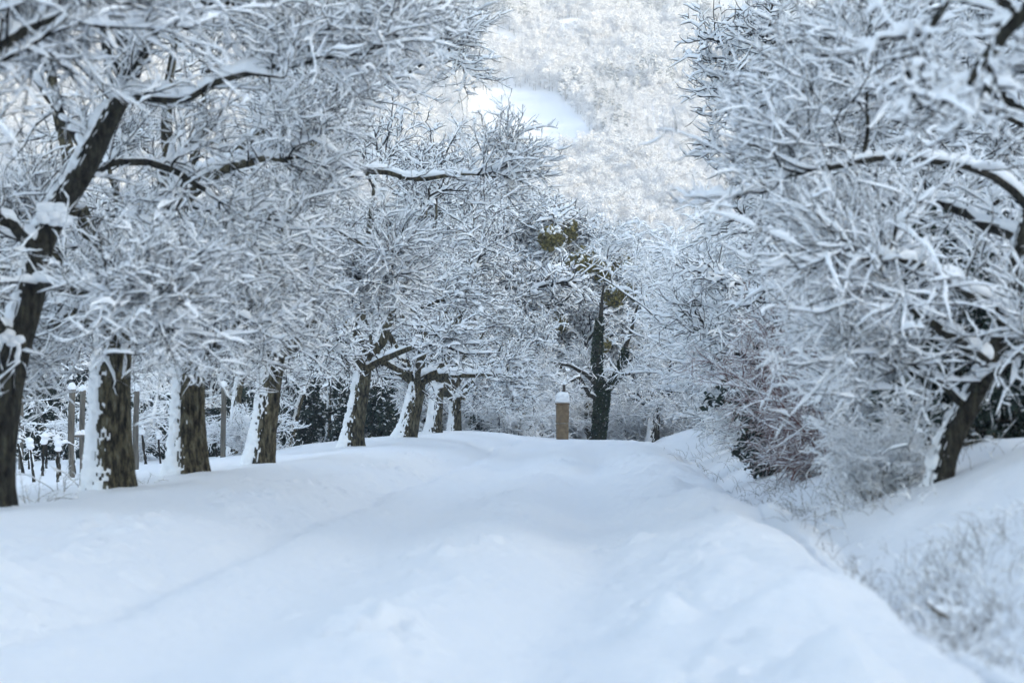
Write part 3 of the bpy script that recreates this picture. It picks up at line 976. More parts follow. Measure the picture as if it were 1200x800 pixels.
def build_right():
    r = np.random.default_rng(5)
    G = 'snow laden hedge shrubs on the right bank'
    # leaning tree on the near bank
    d = 20.5
    P, Rr = px_path(d, [(1098, 562, 27), (1108, 530, 26), (1128, 488, 26), (1150, 450, 25), (1168, 410, 24), (1182, 360, 23), (1196, 300, 21), (1215, 220, 19), (1240, 120, 18), (1260, 0, 12), (1270, -120, 6)])
    P[0, 2] = H(P[0, 0], P[0, 1]) - 0.12
    lim = [px_path(d, l) for l in (
        [(1208, 245, 11), (1170, 208, 9, -0.6), (1110, 192, 8, -1.0), (1050, 184, 8, -1.2), (1010, 187, 7, -1.3), (970, 196, 7, -1.3), (935, 204, 5, -1.2), (905, 210, 3, -1.1)],
        [(1180, 370, 14), (1140, 345, 12, -0.9), (1090, 315, 10, -1.4), (1040, 300, 8, -1.7), (985, 290, 5, -1.8)],
        [(1160, 430, 14), (1125, 400, 12, -0.7), (1080, 370, 10, -1.0), (1040, 330, 7, -1.1), (1010, 300, 4, -1.1)],
        [(1200, 280, 14), (1150, 260, 12, 0.5), (1090, 235, 9, 0.8), (1020, 240, 7, 1.0), (950, 265, 4, 1.1)],
        [(1232, 150, 14), (1170, 110, 12, 0.4), (1100, 95, 10, 0.6), (1020, 100, 7, 0.7), (950, 130, 4, 0.8)],
        [(1250, 60, 12), (1190, 10, 10, -0.5), (1110, -30, 8, -0.8), (1010, -40, 5, -0.9)],
        [(1135, 478, 10), (1095, 445, 8, -0.4), (1055, 425, 6, -0.6), (1020, 420, 4, -0.8)],
        [(1010, 187, 6, -1.3), (1018, 150, 5, -1.3), (1016, 100, 4, -1.3), (1010, 40, 3, -1.25)],
        [(1150, 450, 11), (1190, 420, 9, -0.9), (1230, 400, 7, -1.2)])]
    tree_from('leaning_tree', (P[0, 0], P[0, 1], P[0, 2] + 0.12), 'dark trunk leaning right out of the near bank, its snowy limbs reaching over the ditch', 'tree', None, (P, Rr), lim, 31,
              bark='dark_bark', cut=1.05, auto=(3, 0.6, 0.95, 1.4, 2.2, 0.5), m2=8, m3=7, m4=7, l2=(0.20, 0.40), l3=(0.5, 1.2), l4=(0.12, 0.50), snow=(0.024, 0.016, 0.0105), lim_snow=0.020, tws=0.9, inner=6)
    # a tree outside the frame: two thick dark limbs hang in at the top right
    d = 13.0                                     # limbs drawn nearer than the leaning tree
    P, Rr = px_path(d, [(1420, 620, 90), (1400, 400, 80), (1390, 200, 70), (1370, 0, 60), (1350, -180, 40), (1340, -330, 22)])
    P[0, 2] = H(P[0, 0], P[0, 1]) - 0.12
    lim = [px_path(d, l) for l in (
        [(1365, -60, 34), (1290, -70, 28), (1230, -20, 22), (1190, 28, 17), (1160, 65, 14), (1132, 98, 11), (1118, 125, 8)],
        [(1350, -180, 26), (1250, -150, 20, 0.6), (1160, -60, 14, 0.8), (1112, 0, 10, 0.8), (1085, 45, 8, 0.8), (1062, 85, 5, 0.8)],
        [(1380, 90, 30), (1310, 70, 22, 0.8), (1250, 75, 17, 1.0), (1205, 85, 12, 1.2), (1150, 108, 8, 1.3), (1135, 130, 5, 1.3)],
        [(1345, -230, 22), (1240, -260, 16, -0.6), (1120, -200, 12, -0.8), (1010, -110, 8, -0.8), (960, -60, 5, -0.8)])]
    tree_from('overhanging_tree', (P[0, 0], P[0, 1], P[0, 2] + 0.12), 'thick dark blurred limbs hanging in at the top right corner', 'tree', None, (P, Rr), lim, 32,
              bark='dark_bark', auto=None, m2=6, m3=5, m4=4, l2=(0.16, 0.34), l3=(0.2, 0.5), l4=(0.08, 0.24), snow=(0.026, 0.017, 0.010), lim_snow=0.008, lim_fat=0.35)
    # tall trees behind the hedge
    t1 = auto_tree('hedge_tree', 'tall', 'tree', 'tall bare trees behind the right hedge', 41, Ht=9.0, fork=0.2, rad=0.16, nl=14, spread=2.5, levels=(8, 8, 5), tws=1.15, l3=(0.4, 1.0), l4=(0.14, 0.4),
                   snow=(0.034, 0.025, 0.0185), bark='dark_bark')
    t2 = auto_tree('hedge_tree', 'tall', 'tree', 'tall bare trees behind the right hedge', 42, Ht=9.0, fork=0.15, rad=0.14, nl=15, spread=2.0, levels=(8, 8, 5), tws=1.15, l3=(0.4, 1.0), l4=(0.14, 0.4),
                   snow=(0.034, 0.025, 0.0185), bark='bark', up=1.3)
    for px, d, hh, pr, rot, lab in (
            (1215, 27, 6.5, t2, 0.4, 'straight tree behind the leaning trunk at the right frame edge'),
            (1135, 33, 7.2, t1, 1.9, 'tall snowy tree behind the long horizontal limb with the upright shoot'),
            (945, 43, 8.5, t2, 3.0, 'tall tree whose dark spiky top stands against the far hill'),
            (1055, 47, 9.8, t1, 4.4, 'tall tree rising behind the red twigged bush'),
            (992, 53, 10.4, t1, 0.9, 'wide crowned tree above the dark evergreen bush'),
            (952, 66, 7.8, t2, 5.2, 'tree whose lower branches end beside the valley gap'),
            (930, 80, 7.0, t1, 2.5, 'farthest tall tree of the right hedge')):
        place(pr, used, gpos(px, d), rot, hh / top_of(pr), lab, 'tall bare trees behind the right hedge')
    # shrubs
    s1 = shrub('hedge_shrub', 'x', 'shrub', G, 51, Ht=3.2, n=28, m=(9, 8, 4), lean=0.6, labs=(0.3, 0.75), snow=(0.028, 0.021, 0.0145))
    s2 = shrub('hedge_shrub', 'x', 'shrub', G, 52, Ht=3.2, n=26, m=(9, 8, 3), lean=0.7, labs=(0.25, 0.6), snow=(0.027, 0.019, 0.0125))
    s3 = shrub('hedge_shrub', 'x', 'shrub', G, 53, Ht=3.4, n=30, m=(9, 9, 4), lean=0.45, droop=0.2, labs=(0.25, 0.6), snow=(0.026, 0.020, 0.014))
    k = 0
    for px, d, hh, pr, rot, lab in (
            (1215, 24.0, 2.6, s1, 0.3, 'snowy shrub right of the leaning trunk at the right frame edge'),
            (1160, 25.8, 2.7, s2, 1.1, 'snowy shrub right behind the leaning trunk'),
            (1078, 24.6, 2.2, s1, 2.0, 'snowy shrub left of the leaning trunk on the crest of the near mound'),
            (1040, 21.2, 0.95, s1, 3.6, 'lowest snowy shrub, at the left end of the near mound before the ditch'),
            (1150, 30.0, 2.8, s2, 2.9, 'tall shrub in the dark hollow behind the leaning trunk'),
            (1075, 26.0, 2.4, s2, 4.4, 'shrub with arching white stems just left behind the leaning trunk'),
            (1080, 35.0, 3.0, s1, 5.0, 'high shrub behind the arching white stems right of the red bush'),
            (1020, 39.0, 3.0, s3, 0.8, 'shrub standing right behind the red twigged bush'),
            (978, 45.0, 3.2, s1, 1.6, 'shrub between the red bush and the dark evergreen'),
            (948, 54.0, 3.2, s2, 2.2, 'shrub right behind the dark evergreen bush'),
            (915, 55.0, 4.4, s3, 3.1, 'fine twigged shrub left of the dark evergreen bush'),
            (896, 62.0, 5.2, s3, 4.0, 'tall fine twigged shrub two to the left of the dark evergreen'),
            (890, 70.0, 5.6, s3, 5.0, 'tall bluish shrub near the road bend at the ditch'),
            (886, 78.0, 5.8, s3, 0.1, 'tallest fine twigged shrub at the far end of the hedge'),
            (862, 86.0, 2.4, s1, 5.6, 'low shrub at the far end of the ditch beside the road crest')):
        place(pr, used, gpos(px, d, -0.05), rot, hh / 3.2, lab, G)
    rb = shrub('red_bush', 'dense bush with fine reddish brown twigs on the right bank', 'bush', None, 54, Ht=2.5, n=44, twig='red_twig', lean=0.75, droop=0.15, m=(9, 8, 3), snow=(0.012, 0.008, 0.006),
               keep=0.28, blob=0.12, base=0.4, l4=(0.1, 0.3))
    place(rb, used, gpos(978, 33.0, -0.05), 0.5, 0.95)
    dup(rb, gpos(1003, 35.0, -0.05), 2.1, 1.10, 'second reddish brown bush partly hidden behind the first red twigged one')
    e1 = evergreen('evergreen_bush', 'dark evergreen bush with hanging snowy leaves in the right hedge', 'bush', None, 61, Ht=4.2, wid=1.2)
    place(e1, used, gpos(922, 47.0, -0.05), 0.2, 1.0)
    e2 = dup(e1, gpos(1095, 27.0, -0.1), 2.0, 0.8, 'added evergreen bush darkening the hollow left behind the leaning trunk')  # evergreens around the leaning trunk are added so the hollow reads dark
    dup(e1, gpos(1085, 23.4, -0.1), 0.7, 0.42, 'small added evergreen darkening the gap left behind the foot of the leaning trunk')
    dup(e1, gpos(1178, 23.0, -0.1), 2.7, 0.45, 'small added evergreen darkening the gap right behind the foot of the leaning trunk')
    dup(e1, gpos(1122, 24.5, -0.1), 5.2, 0.55, 'added evergreen bush darkening the low hollow right behind the leaning trunk')
    dup(e1, gpos(1062, 29.0, -0.1), 1.2, 0.6, 'small added evergreen darkening the gap behind the arching white stems')
    dup(e1, gpos(1195, 28.0, -0.1), 3.2, 0.75, 'added evergreen bush darkening the gap behind the right frame edge shrubs')
    dup(e1, gpos(903, 39.0, -0.1), 1.4, 0.52, 'low dark evergreen bush left of the red twigged bush at the ditch')
    dup(e1, gpos(884, 74.0, -0.1), 4.0, 0.9, 'small dark evergreen at the far end of the right hedge')
    dup(e1, gpos(858, 90.0, -0.1), 5.0, 0.75, 'small dark evergreen beside the end of the ditch')
    return e1


def build_woods(e1):
    r = np.random.default_rng(77)
    G = 'woodland trees behind the vineyard and the road crest'
    w = [auto_tree('woodland_tree', 'x', 'tree', G, 70 + k, Ht=10.0, fork=[0.18, 0.25, 0.15, 0.3][k], rad=[0.15, 0.13, 0.18, 0.12][k], nl=[14, 13, 15, 12][k], spread=[3.2, 2.6, 3.6, 2.4][k],
                   levels=(9, 9, 3), l3=(0.45, 1.1), l4=(0.2, 0.5), tws=1.9, snow=(0.044, 0.035, 0.029), up=[0.9, 1.3, 0.8, 1.5][k], S=14, K=30) for k in range(4)]
    mt = auto_tree('mistletoe_tree', 'tree carrying olive mistletoe balls behind the last fruit tree', 'tree', None, 81, Ht=10.0, fork=0.2, rad=0.2, nl=15, spread=3.4, levels=(9, 9, 3), l3=(0.45, 1.1),
                   l4=(0.2, 0.5), tws=1.9, snow=(0.044, 0.035, 0.029), S=14, K=30, extra=olive_clumps)
    place(mt, used, gpos(622, 98), 0.15, 11.2 / top_of(mt))
    dup(mt, gpos(690, 99), -0.2, 9.6 / top_of(mt), 'tree with olive mistletoe balls behind the ivy clad trunk')
    dup(mt, gpos(505, 102), 0.4, 10.8 / top_of(mt), 'tree with olive mistletoe balls behind the middle of the fruit tree row')
    # trees whose outline shows against the far hill
    for px, d, hh, k, lab in ((590, 95, 11.6, 0, 'tallest woodland tree, its dark fine top pointing at the white clearing'),
                              (655, 112, 11.0, 1, 'woodland tree behind the stone pillar'),
                              (728, 104, 9.4, 2, 'woodland tree right behind the ivy clad trunk'),
                              (745, 118, 10.2, 1, 'thin topped woodland tree below the middle of the far hill'),
                              (778, 110, 8.6, 3, 'woodland tree below the sunlit valley gap'),
                              (800, 104, 7.2, 0, 'low woodland tree left of the valley gap'),
                              (828, 108, 6.4, 2, 'low woodland tree right under the valley gap'),
                              (536, 102, 10.4, 2, 'woodland tree behind the last two fruit trees')):
        place(w[k], used, gpos(px, d), r.uniform(0, 6), hh / top_of(w[k]), lab, G)
    lab = 'snowy woodland tree standing among others behind the vineyard'
    n = 0
    for row, d0 in enumerate((92, 104, 118, 134)):
        for px in np.arange(-60 + 25 * (row % 2), 545, 62 - 4 * row):
            d = d0 + r.uniform(-4, 4)
            place(w[n % 4], used, gpos(px + r.uniform(-18, 18), d), r.uniform(0, 6), r.uniform(0.85, 1.15) * (1.0, 1.12, 1.4, 1.65)[row], lab, G)
            n += 1
    G2 = 'snow bent undergrowth shrubs at the woodland edge'
    u1 = shrub('woodland_shrub', 'x', 'shrub', G2, 91, Ht=3.4, n=24, lean=1.0, m=(8, 8, 0), snow=(0.036, 0.025, 0.018), labs=(0.4, 1.0))
    u2 = shrub('woodland_shrub', 'x', 'shrub', G2, 92, Ht=3.4, n=30, lean=0.7, droop=0.6, m=(8, 8, 0), snow=(0.036, 0.025, 0.018), labs=(0.4, 1.0))
    for px, d, hh, p, lab in ((598, 84, 2.6, u2, 'domed snow bent shrub between the fruit tree row and the stone pillar'),
                              (640, 97, 3.4, u1, 'shrub behind the left side of the stone pillar'),
                              (680, 100, 3.2, u2, 'shrub between the stone pillar and the ivy clad trunk'),
                              (735, 98, 3.0, u1, 'shrub right of the ivy clad trunk'),
                              (775, 97, 2.9, u2, 'rounded shrub right of the broken snowy stump tree'),
                              (812, 95, 3.6, u1, 'pale shrub at the road crest left of the ditch')):
        place(p, used, gpos(px, d, -0.05), r.uniform(0, 6), hh / 3.4, lab, G2)
    n = 0
    for row, d0 in enumerate((87, 97)):
        for px in np.arange(-30 + 40 * row, 580, 84):
            place((u1, u2)[n % 2], used, gpos(px + r.uniform(-14, 14), d0 + r.uniform(-3, 3), -0.05), r.uniform(0, 6), r.uniform(0.6, 1.15),
                  'snow bent shrub among others at the woodland edge behind the fruit trees', G2)
            n += 1
    for k, px in enumerate(np.arange(-15, 300, 150)):
        d = 63 + r.uniform(-2, 3) + (12 if px > 310 else 0)
        place((u1, u2)[k % 2], used, gpos(px + r.uniform(-9, 9), d, -0.05), r.uniform(0, 6), r.uniform(0.5, 0.72), 'snow bent shrub among others in front of the low dark evergreens at the vineyard', 'snow bent shrubs at the back of the vineyard')
    G3 = 'added evergreens darkening the gaps in the woodland'  # evergreen rows added to make the shaded gaps between the trees dark
    for px in np.arange(-40, 860, 38):
        d = 106 + r.uniform(-4, 6)
        dup(e1, gpos(px + r.uniform(-10, 10), d, -0.1), r.uniform(0, 6), r.uniform(0.75, 1.05), 'added evergreen bush among others darkening the woodland gaps', G3)
    for px in np.arange(-20, 600, 30):
        d = 93 + r.uniform(-4, 5)
        dup(e1, gpos(px + r.uniform(-10, 10), d, -0.1), r.uniform(0, 6), r.uniform(0.5, 0.85), 'added evergreen bush among others darkening the woodland gaps', G3)
    for px in np.arange(-25, 330, 27):  # added dark foliage hiding the bright snow behind the vines
        d = 69 + r.uniform(-3, 4)
        dup(e1, gpos(px + r.uniform(-8, 8), d, -0.1), r.uniform(0, 6), r.uniform(0.40, 0.66), 'low evergreen bush among others added for the dark band along the back of the vineyard', 'low evergreens added for the dark band along the back of the vineyard')
    for px in np.arange(325, 645, 40):  # added foliage carries the dark band on behind the row
        d = 80 + r.uniform(-3, 4) + (7 if px > 470 else 0)
        dup(e1, gpos(px + r.uniform(-8, 8), d, -0.1), r.uniform(0, 6), r.uniform(0.5, 0.8), 'added evergreen bush among others darkening the gaps behind the far half of the fruit tree row', 'evergreens added to darken the gaps behind the middle of the row')
    for px in np.arange(-50, 580, 33):  # added tall foliage so gaps between the crowns turn dark
        d = 112 + r.uniform(-4, 22)
        dup(e1, gpos(px + r.uniform(-10, 10), d, -0.1), r.uniform(0, 6), r.uniform(1.5, 2.3), 'tall added evergreen among others darkening the gaps deep in the woodland', 'tall evergreens added to darken the gaps deep in the woodland')
    for px in np.arange(-50, 560, 44):
        d = 122 + r.uniform(-4, 6)
        dup(e1, gpos(px + r.uniform(-10, 10), d, -0.1), r.uniform(0, 6), r.uniform(1.0, 1.4), 'added evergreen bush among others darkening the woodland gaps', G3)


def build_mid():
    # ivy clad tree right of the stone pillar
    d = 87.0
    r = np.random.default_rng(15)
    P, Rr = px_path(d, [(701, 526, 13), (703, 495, 14), (705, 470, 15), (706, 458, 14)])
    P[0, 2] = H(P[0, 0], P[0, 1]) - 0.15
    lims = [px_path(d, l) for l in ([(706, 462, 11), (700, 440, 11), (700, 410, 9), (703, 375, 6), (706, 345, 4), (712, 300, 2)],
                                    [(706, 460, 11), (716, 448, 10), (727, 432, 8), (733, 410, 6), (742, 380, 5), (752, 340, 3)],
                                    [(704, 470, 6), (690, 462, 5, -0.3), (680, 444, 4, -0.5), (670, 446, 3, -0.7), (655, 455, 2, -0.8)],
                                    [(718, 446, 6), (738, 436, 5, -0.4), (748, 450, 4, -0.6)])]
    loc = (P[0, 0], P[0, 1], P[0, 2] + 0.15)
    t = tree_from('ivy_tree', loc, 'dark ivy clad tree right of the stone pillar', 'tree', None, (P, Rr), lims, 33, bark='dark_bark', plast=False, auto=(3, 0.96, 1.0, 1.8, 2.8, 1.4),
                  m2=10, m3=8, m4=4, l3=(0.5, 1.1), l4=(0.2, 0.5), snow=(0.034, 0.022, 0.015), S4=4, lim_snow=0.03, t0=0.5)
    ivy_on(t, local(P, loc), Rr, r, 3000)
    for l in lims[:2]:
        ivy_on(t, local(l[0], loc), l[1], r, 2600, t1=0.62)
    # snow plastered broken tree farther right
    d = 93.0
    P, Rr = px_path(d, [(764, 532, 13), (766, 505, 12), (768, 488, 11), (770, 476, 10)])
    P[0, 2] = H(P[0, 0], P[0, 1]) - 0.15
    lims = [px_path(d, l) for l in ([(769, 480, 8), (764, 462, 7), (763, 445, 6), (760, 420, 4), (758, 390, 3)],
                                    [(770, 480, 8), (777, 462, 8), (782, 446, 7), (786, 425, 5), (800, 390, 3)],
                                    [(778, 464, 6), (792, 456, 5, -0.3), (806, 450, 4, -0.4), (825, 448, 2, -0.5)])]
    loc = (P[0, 0], P[0, 1], P[0, 2] + 0.15)
    tree_from('stump_tree', loc, 'short snow plastered forked tree between the ivy clad trunk and the ditch', 'tree', None, (P, Rr), lims, 34, bark='dark_bark', cut=0.35, auto=(4, 0.8, 1.0, 1.2, 2.2, 0.7),
              m2=8, m3=7, m4=4, l3=(0.4, 0.9), l4=(0.2, 0.45), snow=(0.038, 0.027, 0.019), S4=4)
    # slim trunks between the vineyard and the row
    for px, d, top, wd, lab, s in ((268, 66, (262, 420), 10, 'slim bare tree behind the third and fourth fruit tree, leaning right', 35),
                                   (338, 70, (366, 425), 6, 'thin crooked sapling with snow on it right of the fourth fruit tree', 36),
                                   (385, 80, (388, 420), 5, 'thin upright sapling left of the fifth fruit tree', 37)):
        if s == 35:
            pts = [(272, 540, wd), (276, 490, wd), (281, 450, wd * 0.9), (288, 415, wd * 0.8), (295, 360, wd * 0.6), (300, 300, wd * 0.4)]
        else:
            pts = [(px, 535, wd), ((px * 2 + top[0]) / 3, 490, wd * 0.9), ((px + 2 * top[0]) / 3, 455, wd * 0.7), (top[0], top[1], wd * 0.5), (top[0] + 6, 360, wd * 0.35)]
        P, Rr = px_path(d, pts)
        P[0, 2] = H(P[0, 0], P[0, 1]) - 0.15
        loc = (P[0, 0], P[0, 1], P[0, 2] + 0.15)
        lims = [px_path(d, [(pts[3][0], pts[3][1], wd * 0.5), (pts[3][0] - 14, pts[3][1] - 22, wd * 0.4), (pts[3][0] - 22, pts[3][1] - 60, wd * 0.25)])]
        tree_from('sapling', loc, lab, 'tree', None, (P, Rr), lims, s, auto=(5, 0.5, 1.0, 0.8, 1.6, 0.8), m2=6, m3=6, m4=3, l3=(0.3, 0.7), l4=(0.15, 0.35), snow=(0.04, 0.03, 0.022), S4=4, lim_snow=0.03)


build_mid()
_e1 = build_right()
build_woods(_e1)


# ------------------------------------------------------------------ wayside pillar, vineyard, small plants
def box(acc, x0, x1, y0, y1, z0, z1, n=6, jit=0.004, r=None, bev=0.02, taper=0.0):
    """rounded, slightly uneven box built as a stack of rings"""
    S = 4 * n
    r = r or rng
    zs = np.concatenate([[z0, z0 + bev * 0.3, z0 + bev], np.linspace(z0 + bev, z1 - bev, 8)[1:-1], [z1 - bev, z1 - bev * 0.3, z1]])
    ins = np.concatenate([[bev, bev * 0.3, 0], np.zeros(6), [0, bev * 0.3, bev]])
    ring = []
    for k in range(n):
        ring.append((-1 + 2 * k / n, -1))
    for k in range(n):
        ring.append((1, -1 + 2 * k / n))
    for k in range(n):
        ring.append((1 - 2 * k / n, 1))
    for k in range(n):
        ring.append((-1, 1 - 2 * k / n))
    ring = np.array(ring)
    m = np.max(np.abs(ring), axis=1, keepdims=True)
    l = np.linalg.norm(ring, axis=1, keepdims=True)
    ring = ring * np.minimum(1, 1.32 / l)
    V = []
    for z, i in zip(zs, ins):
        t = (z - z0) / (z1 - z0)
        hx = (x1 - x0) / 2 * (1 - taper * t) - i
        hy = (y1 - y0) / 2 * (1 - taper * t) - i
        V.append(np.stack([(x0 + x1) / 2 + ring[:, 0] * hx, (y0 + y1) / 2 + ring[:, 1] * hy, np.full(S, z)], 1))
    # close both ends with shrunken rings
    lo, hi = V[0].copy(), V[-1].copy()
    lo[:, :2] = lo[:, :2].mean(0) + (lo[:, :2] - lo[:, :2].mean(0)) * 0.01
    hi[:, :2] = hi[:, :2].mean(0) + (hi[:, :2] - hi[:, :2].mean(0)) * 0.01
    V = np.array([lo] + V + [hi])
    V = V + jit * r.standard_normal(V.shape) * np.array([1, 1, 0.3])
    K = len(V)
    base = np.arange(K - 1)[:, None] * S
    j = np.arange(S)[None, :]
    j2 = (j + 1) % S
    Q = np.stack(np.broadcast_arrays(base + j, base + j2, base + S + j2, base + S + j), -1)
    acc.add(V, Q)


def build_pillar():
    d = 80.0
    x = (659.0 - 600) / FPX * d
    z = H(x, d)
    zt = CAMZ + (HOR - 474) / FPX * d          # top of the shaft
    ht = zt - z
    root = empty('wayside_pillar', (x, d, z), 'tan sandstone wayside pillar with a snow covered roof on the road crest', 'shrine')
    root.rotation_euler = (0, 0, 0.12)
    a = Acc()
    hw = 0.5 * 14.0 / FPX * d
    zj = ht * 0.46
    box(a, -hw * 0.96, hw * 0.96, -hw, hw, -0.25, zj - 0.008)
    o = a.build('plinth', 'sandstone', root)
    a = Acc()
    box(a, -hw, hw, -hw, hw, zj + 0.004, ht, bev=0.015)
    a.build('shaft', 'sandstone', root)
    # pitched roof slab with snow
    a = Acc()
    rw = hw * 1.14
    box(a, -rw, rw, -rw, rw, ht + 0.003, ht + 0.05, bev=0.012)
    ro = a.build('roof', 'sandstone', root)
    a = Acc()
    hs = 0.5 * 14.0 / FPX * d
    box(a, -rw * 1.03, rw * 1.03, -rw * 1.03, rw * 1.03, ht + 0.052, ht + 0.46, bev=0.10, taper=0.28, jit=0.016)
    a.build('snow', 'branch_snow', ro)
    a = Acc()
    fx = 0.06
    a.tubes(np.array([[(fx, 0, ht + 0.3), (fx, 0, ht + 0.5), (fx, 0, ht + 0.72)]], float), np.array([[0.062, 0.058, 0.056]]), S=8)
    a.tubes(np.array([[(fx, 0, ht + 0.70), (fx, 0, ht + 0.73)]], float), np.array([[0.075, 0.04]]), S=8)
    fo = a.build('finial', 'iron', root)
    a = Acc()
    a.blobs(np.array([(fx, 0, ht + 0.77), (fx + 0.01, 0, ht + 0.86)]), np.array([0.075, 0.04]), S=8, K=7, squash=1.0)
    a.build('snow_cap', 'branch_snow', fo)


build_pillar()


def build_vineyard():
    r = np.random.default_rng(23)
    G = 'weathered wooden posts of the snowy vineyard'
    posts = []
    for px, d, top, wd, lab in ((84.5, 50, 455, 7.5, 'weathered vineyard post with snow cap, foremost left of the second trunk'),
                                (97, 55, 457, 6.5, 'vineyard post standing just behind the foremost one'),
                                (160, 56, 457, 6.5, 'vineyard post right of the second fruit tree trunk'),
                                (262, 62, 452, 6.0, 'vineyard post right of the third fruit tree trunk'),
                                (25, 58, 462, 5.5, 'vineyard post right beside the nearest dark trunk'),
                                (203, 66, 462, 5, 'vineyard post just left of the third fruit tree trunk')):
        x = (px - 600) / FPX * d
        z = H(x, d)
        hz = CAMZ + (HOR - top) / FPX * d - z
        root = empty('vineyard_post', (x, d, z), lab, 'post', G)
        a = Acc()
        K = 14
        t = np.linspace(-0.2, hz, K)
        P = np.stack([0.012 * np.sin(t * 2 + px), 0.01 * np.cos(t * 3), t], 1)[None]
        wr = 0.5 * wd / FPX * d
        R0 = wr * (1 + 0.07 * r.standard_normal((1, K)))
        P = np.concatenate([P, P[:, -1:] + [[0, 0, 0.004]]], 1)
        R0 = np.concatenate([R0, np.array([[0.004]])], 1)
        a.tubes(P, R0, S=10)
        po = a.build('post', 'post_wood', root)
        a = Acc()
        a.blobs(np.array([(0, 0, hz + 0.04)]), np.array([wr * 1.3]), S=9, K=7, squash=1.1, r=r)
        a.build('snow_cap', 'branch_snow', po)
        posts.append((x, d, z, hz))
    # wires with snow, and one rail
    for i, j, f, lab in ((4, 0, 0.92, 'top trellis wire furred with snow left of the foremost post'), (4, 0, 0.62, 'lower trellis wire furred with snow left of the foremost post'),
                         (1, 2, 0.93, 'snowy trellis wire passing behind the second fruit tree'), (2, 5, 0.9, 'snowy trellis wire between second and third fruit tree'),
                         (5, 3, 0.88, 'snowy trellis wire passing behind the third fruit tree'), (5, 3, 0.6, 'lower snowy trellis wire behind the third fruit tree')):
        a_, b_ = posts[i], posts[j]
        t = np.linspace(0, 1, 30)
        A = np.array([a_[0], a_[1], a_[2] + a_[3] * f])
        B = np.array([b_[0], b_[1], b_[2] + b_[3] * f])
        P = A + (B - A) * t[:, None]
        P[:, 2] -= 0.05 * 4 * t * (1 - t)
        o = A.copy()
        wa = Acc()
        wa.tubes((P - o)[None], np.full((1, 30), 0.004), S=4)
        root = empty('trellis_wire', tuple(o), lab, 'wire')
        wo = wa.build('wire', 'iron', root)
        sa = Acc()
        Pd = densify((P - o)[None], np.full((1, 30), 0.004), 120)
        sr = 0.014 * (1 + 0.5 * r.uniform(-1, 1, (1, 120))) * (r.random((1, 120)) < 0.93) + 0.002
        Pp = Pd[0].copy()
        Pp[..., 2] += 0.012
        sa.tubes(Pp, sr, S=5)
        sa.build('snow', 'branch_snow', wo)
    # rail between the two front posts
    a = Acc()
    x0, y0, z0, h0 = posts[0]
    P = np.array([[(0, 0, 0), (0.35, 1.0, 0.01), (0.75, 2.2, 0.0)]])
    root = empty('vineyard_rail', (x0 - 0.05, y0 + 0.1, z0 + 0.92), 'snow topped horizontal rail joining the two foremost vineyard posts', 'rail')
    a.tubes(densify(P, np.full((1, 3), 0.03), 10)[0], np.full((1, 10), 0.03), S=7)
    ro = a.build('rail', 'post_wood', root)
    a = Acc()
    snow_on(a, *densify(P, np.full((1, 3), 0.03), 24), 0.03, r, S=7, keep=1.0)
    a.build('snow', 'branch_snow', ro)
    # vine stocks
    G = 'old vine stocks with snow in the vineyard'

    def vine(seed):
        rr = np.random.default_rng(seed)
        root = empty('vine_stock', (0, 0, 0), 'gnarled dark vine stock capped with snow in the vineyard behind the first two trees', 'vine', G)
        P = shoot(np.array([[0, 0, -0.1]]), np.array([[0.0, 0, 1.0]]), np.array([0.95]), 9, rr, 0.22, -0.1)
        Rr = 0.034 * np.linspace(1.2, 0.7, 9)[None] * (1 + 0.15 * rr.standard_normal((1, 9)))
        tw, sn, tr = Acc(), Acc(), Acc()
        tr.tubes(P, Rr, S=8)
        to = tr.build('trunk', 'dark_bark', root)
        ts = Acc()
        ts.blobs(P[0, -2:] + [0, 0, 0.06], np.array([0.09, 0.10]), r=rr, S=8, K=6, squash=0.9)
        snow_on(ts, *densify(P, Rr, 18), 0.03, rr, S=7, keep=1.0)
        ts.build('snow', 'branch_snow', to)
        n = 4
        az = rr.random(n) * 6.28
        C = shoot(np.repeat(P[:, -1], n, 0), np.stack([np.cos(az) * 1.0, np.sin(az) * 0.5, 0.8 * np.ones(n)], 1), rr.uniform(0.3, 0.7, n), 9, rr, 0.5, 0.9)
        CR = np.full((n, 9), 0.007)
        tw.tubes(C, CR, S=4)
        snow_on(sn, *densify(C, CR, 16), 0.013, rr, S=6, keep=0.9)
        co = tw.build('canes', 'twig_bark', root)
        sn.build('snow', 'branch_snow', co)
        return root
    vs = [vine(201), vine(202), vine(203)]
    n = 0
    for row, (d0, p0, p1, stp) in enumerate(((47, 12, 84, 27), (52, 8, 118, 21), (58, 14, 130, 19), (60, 150, 206, 19), (64, 238, 300, 18))):
        for px in np.arange(p0, p1, stp):
            place(vs[n % 3], used, gpos(px + r.uniform(-3, 3), d0 + r.uniform(-0.8, 0.8)), r.uniform(-0.6, 0.6) + (3.14 if r.random() < 0.5 else 0), r.uniform(0.8, 1.15), None, G)
            n += 1


build_vineyard()


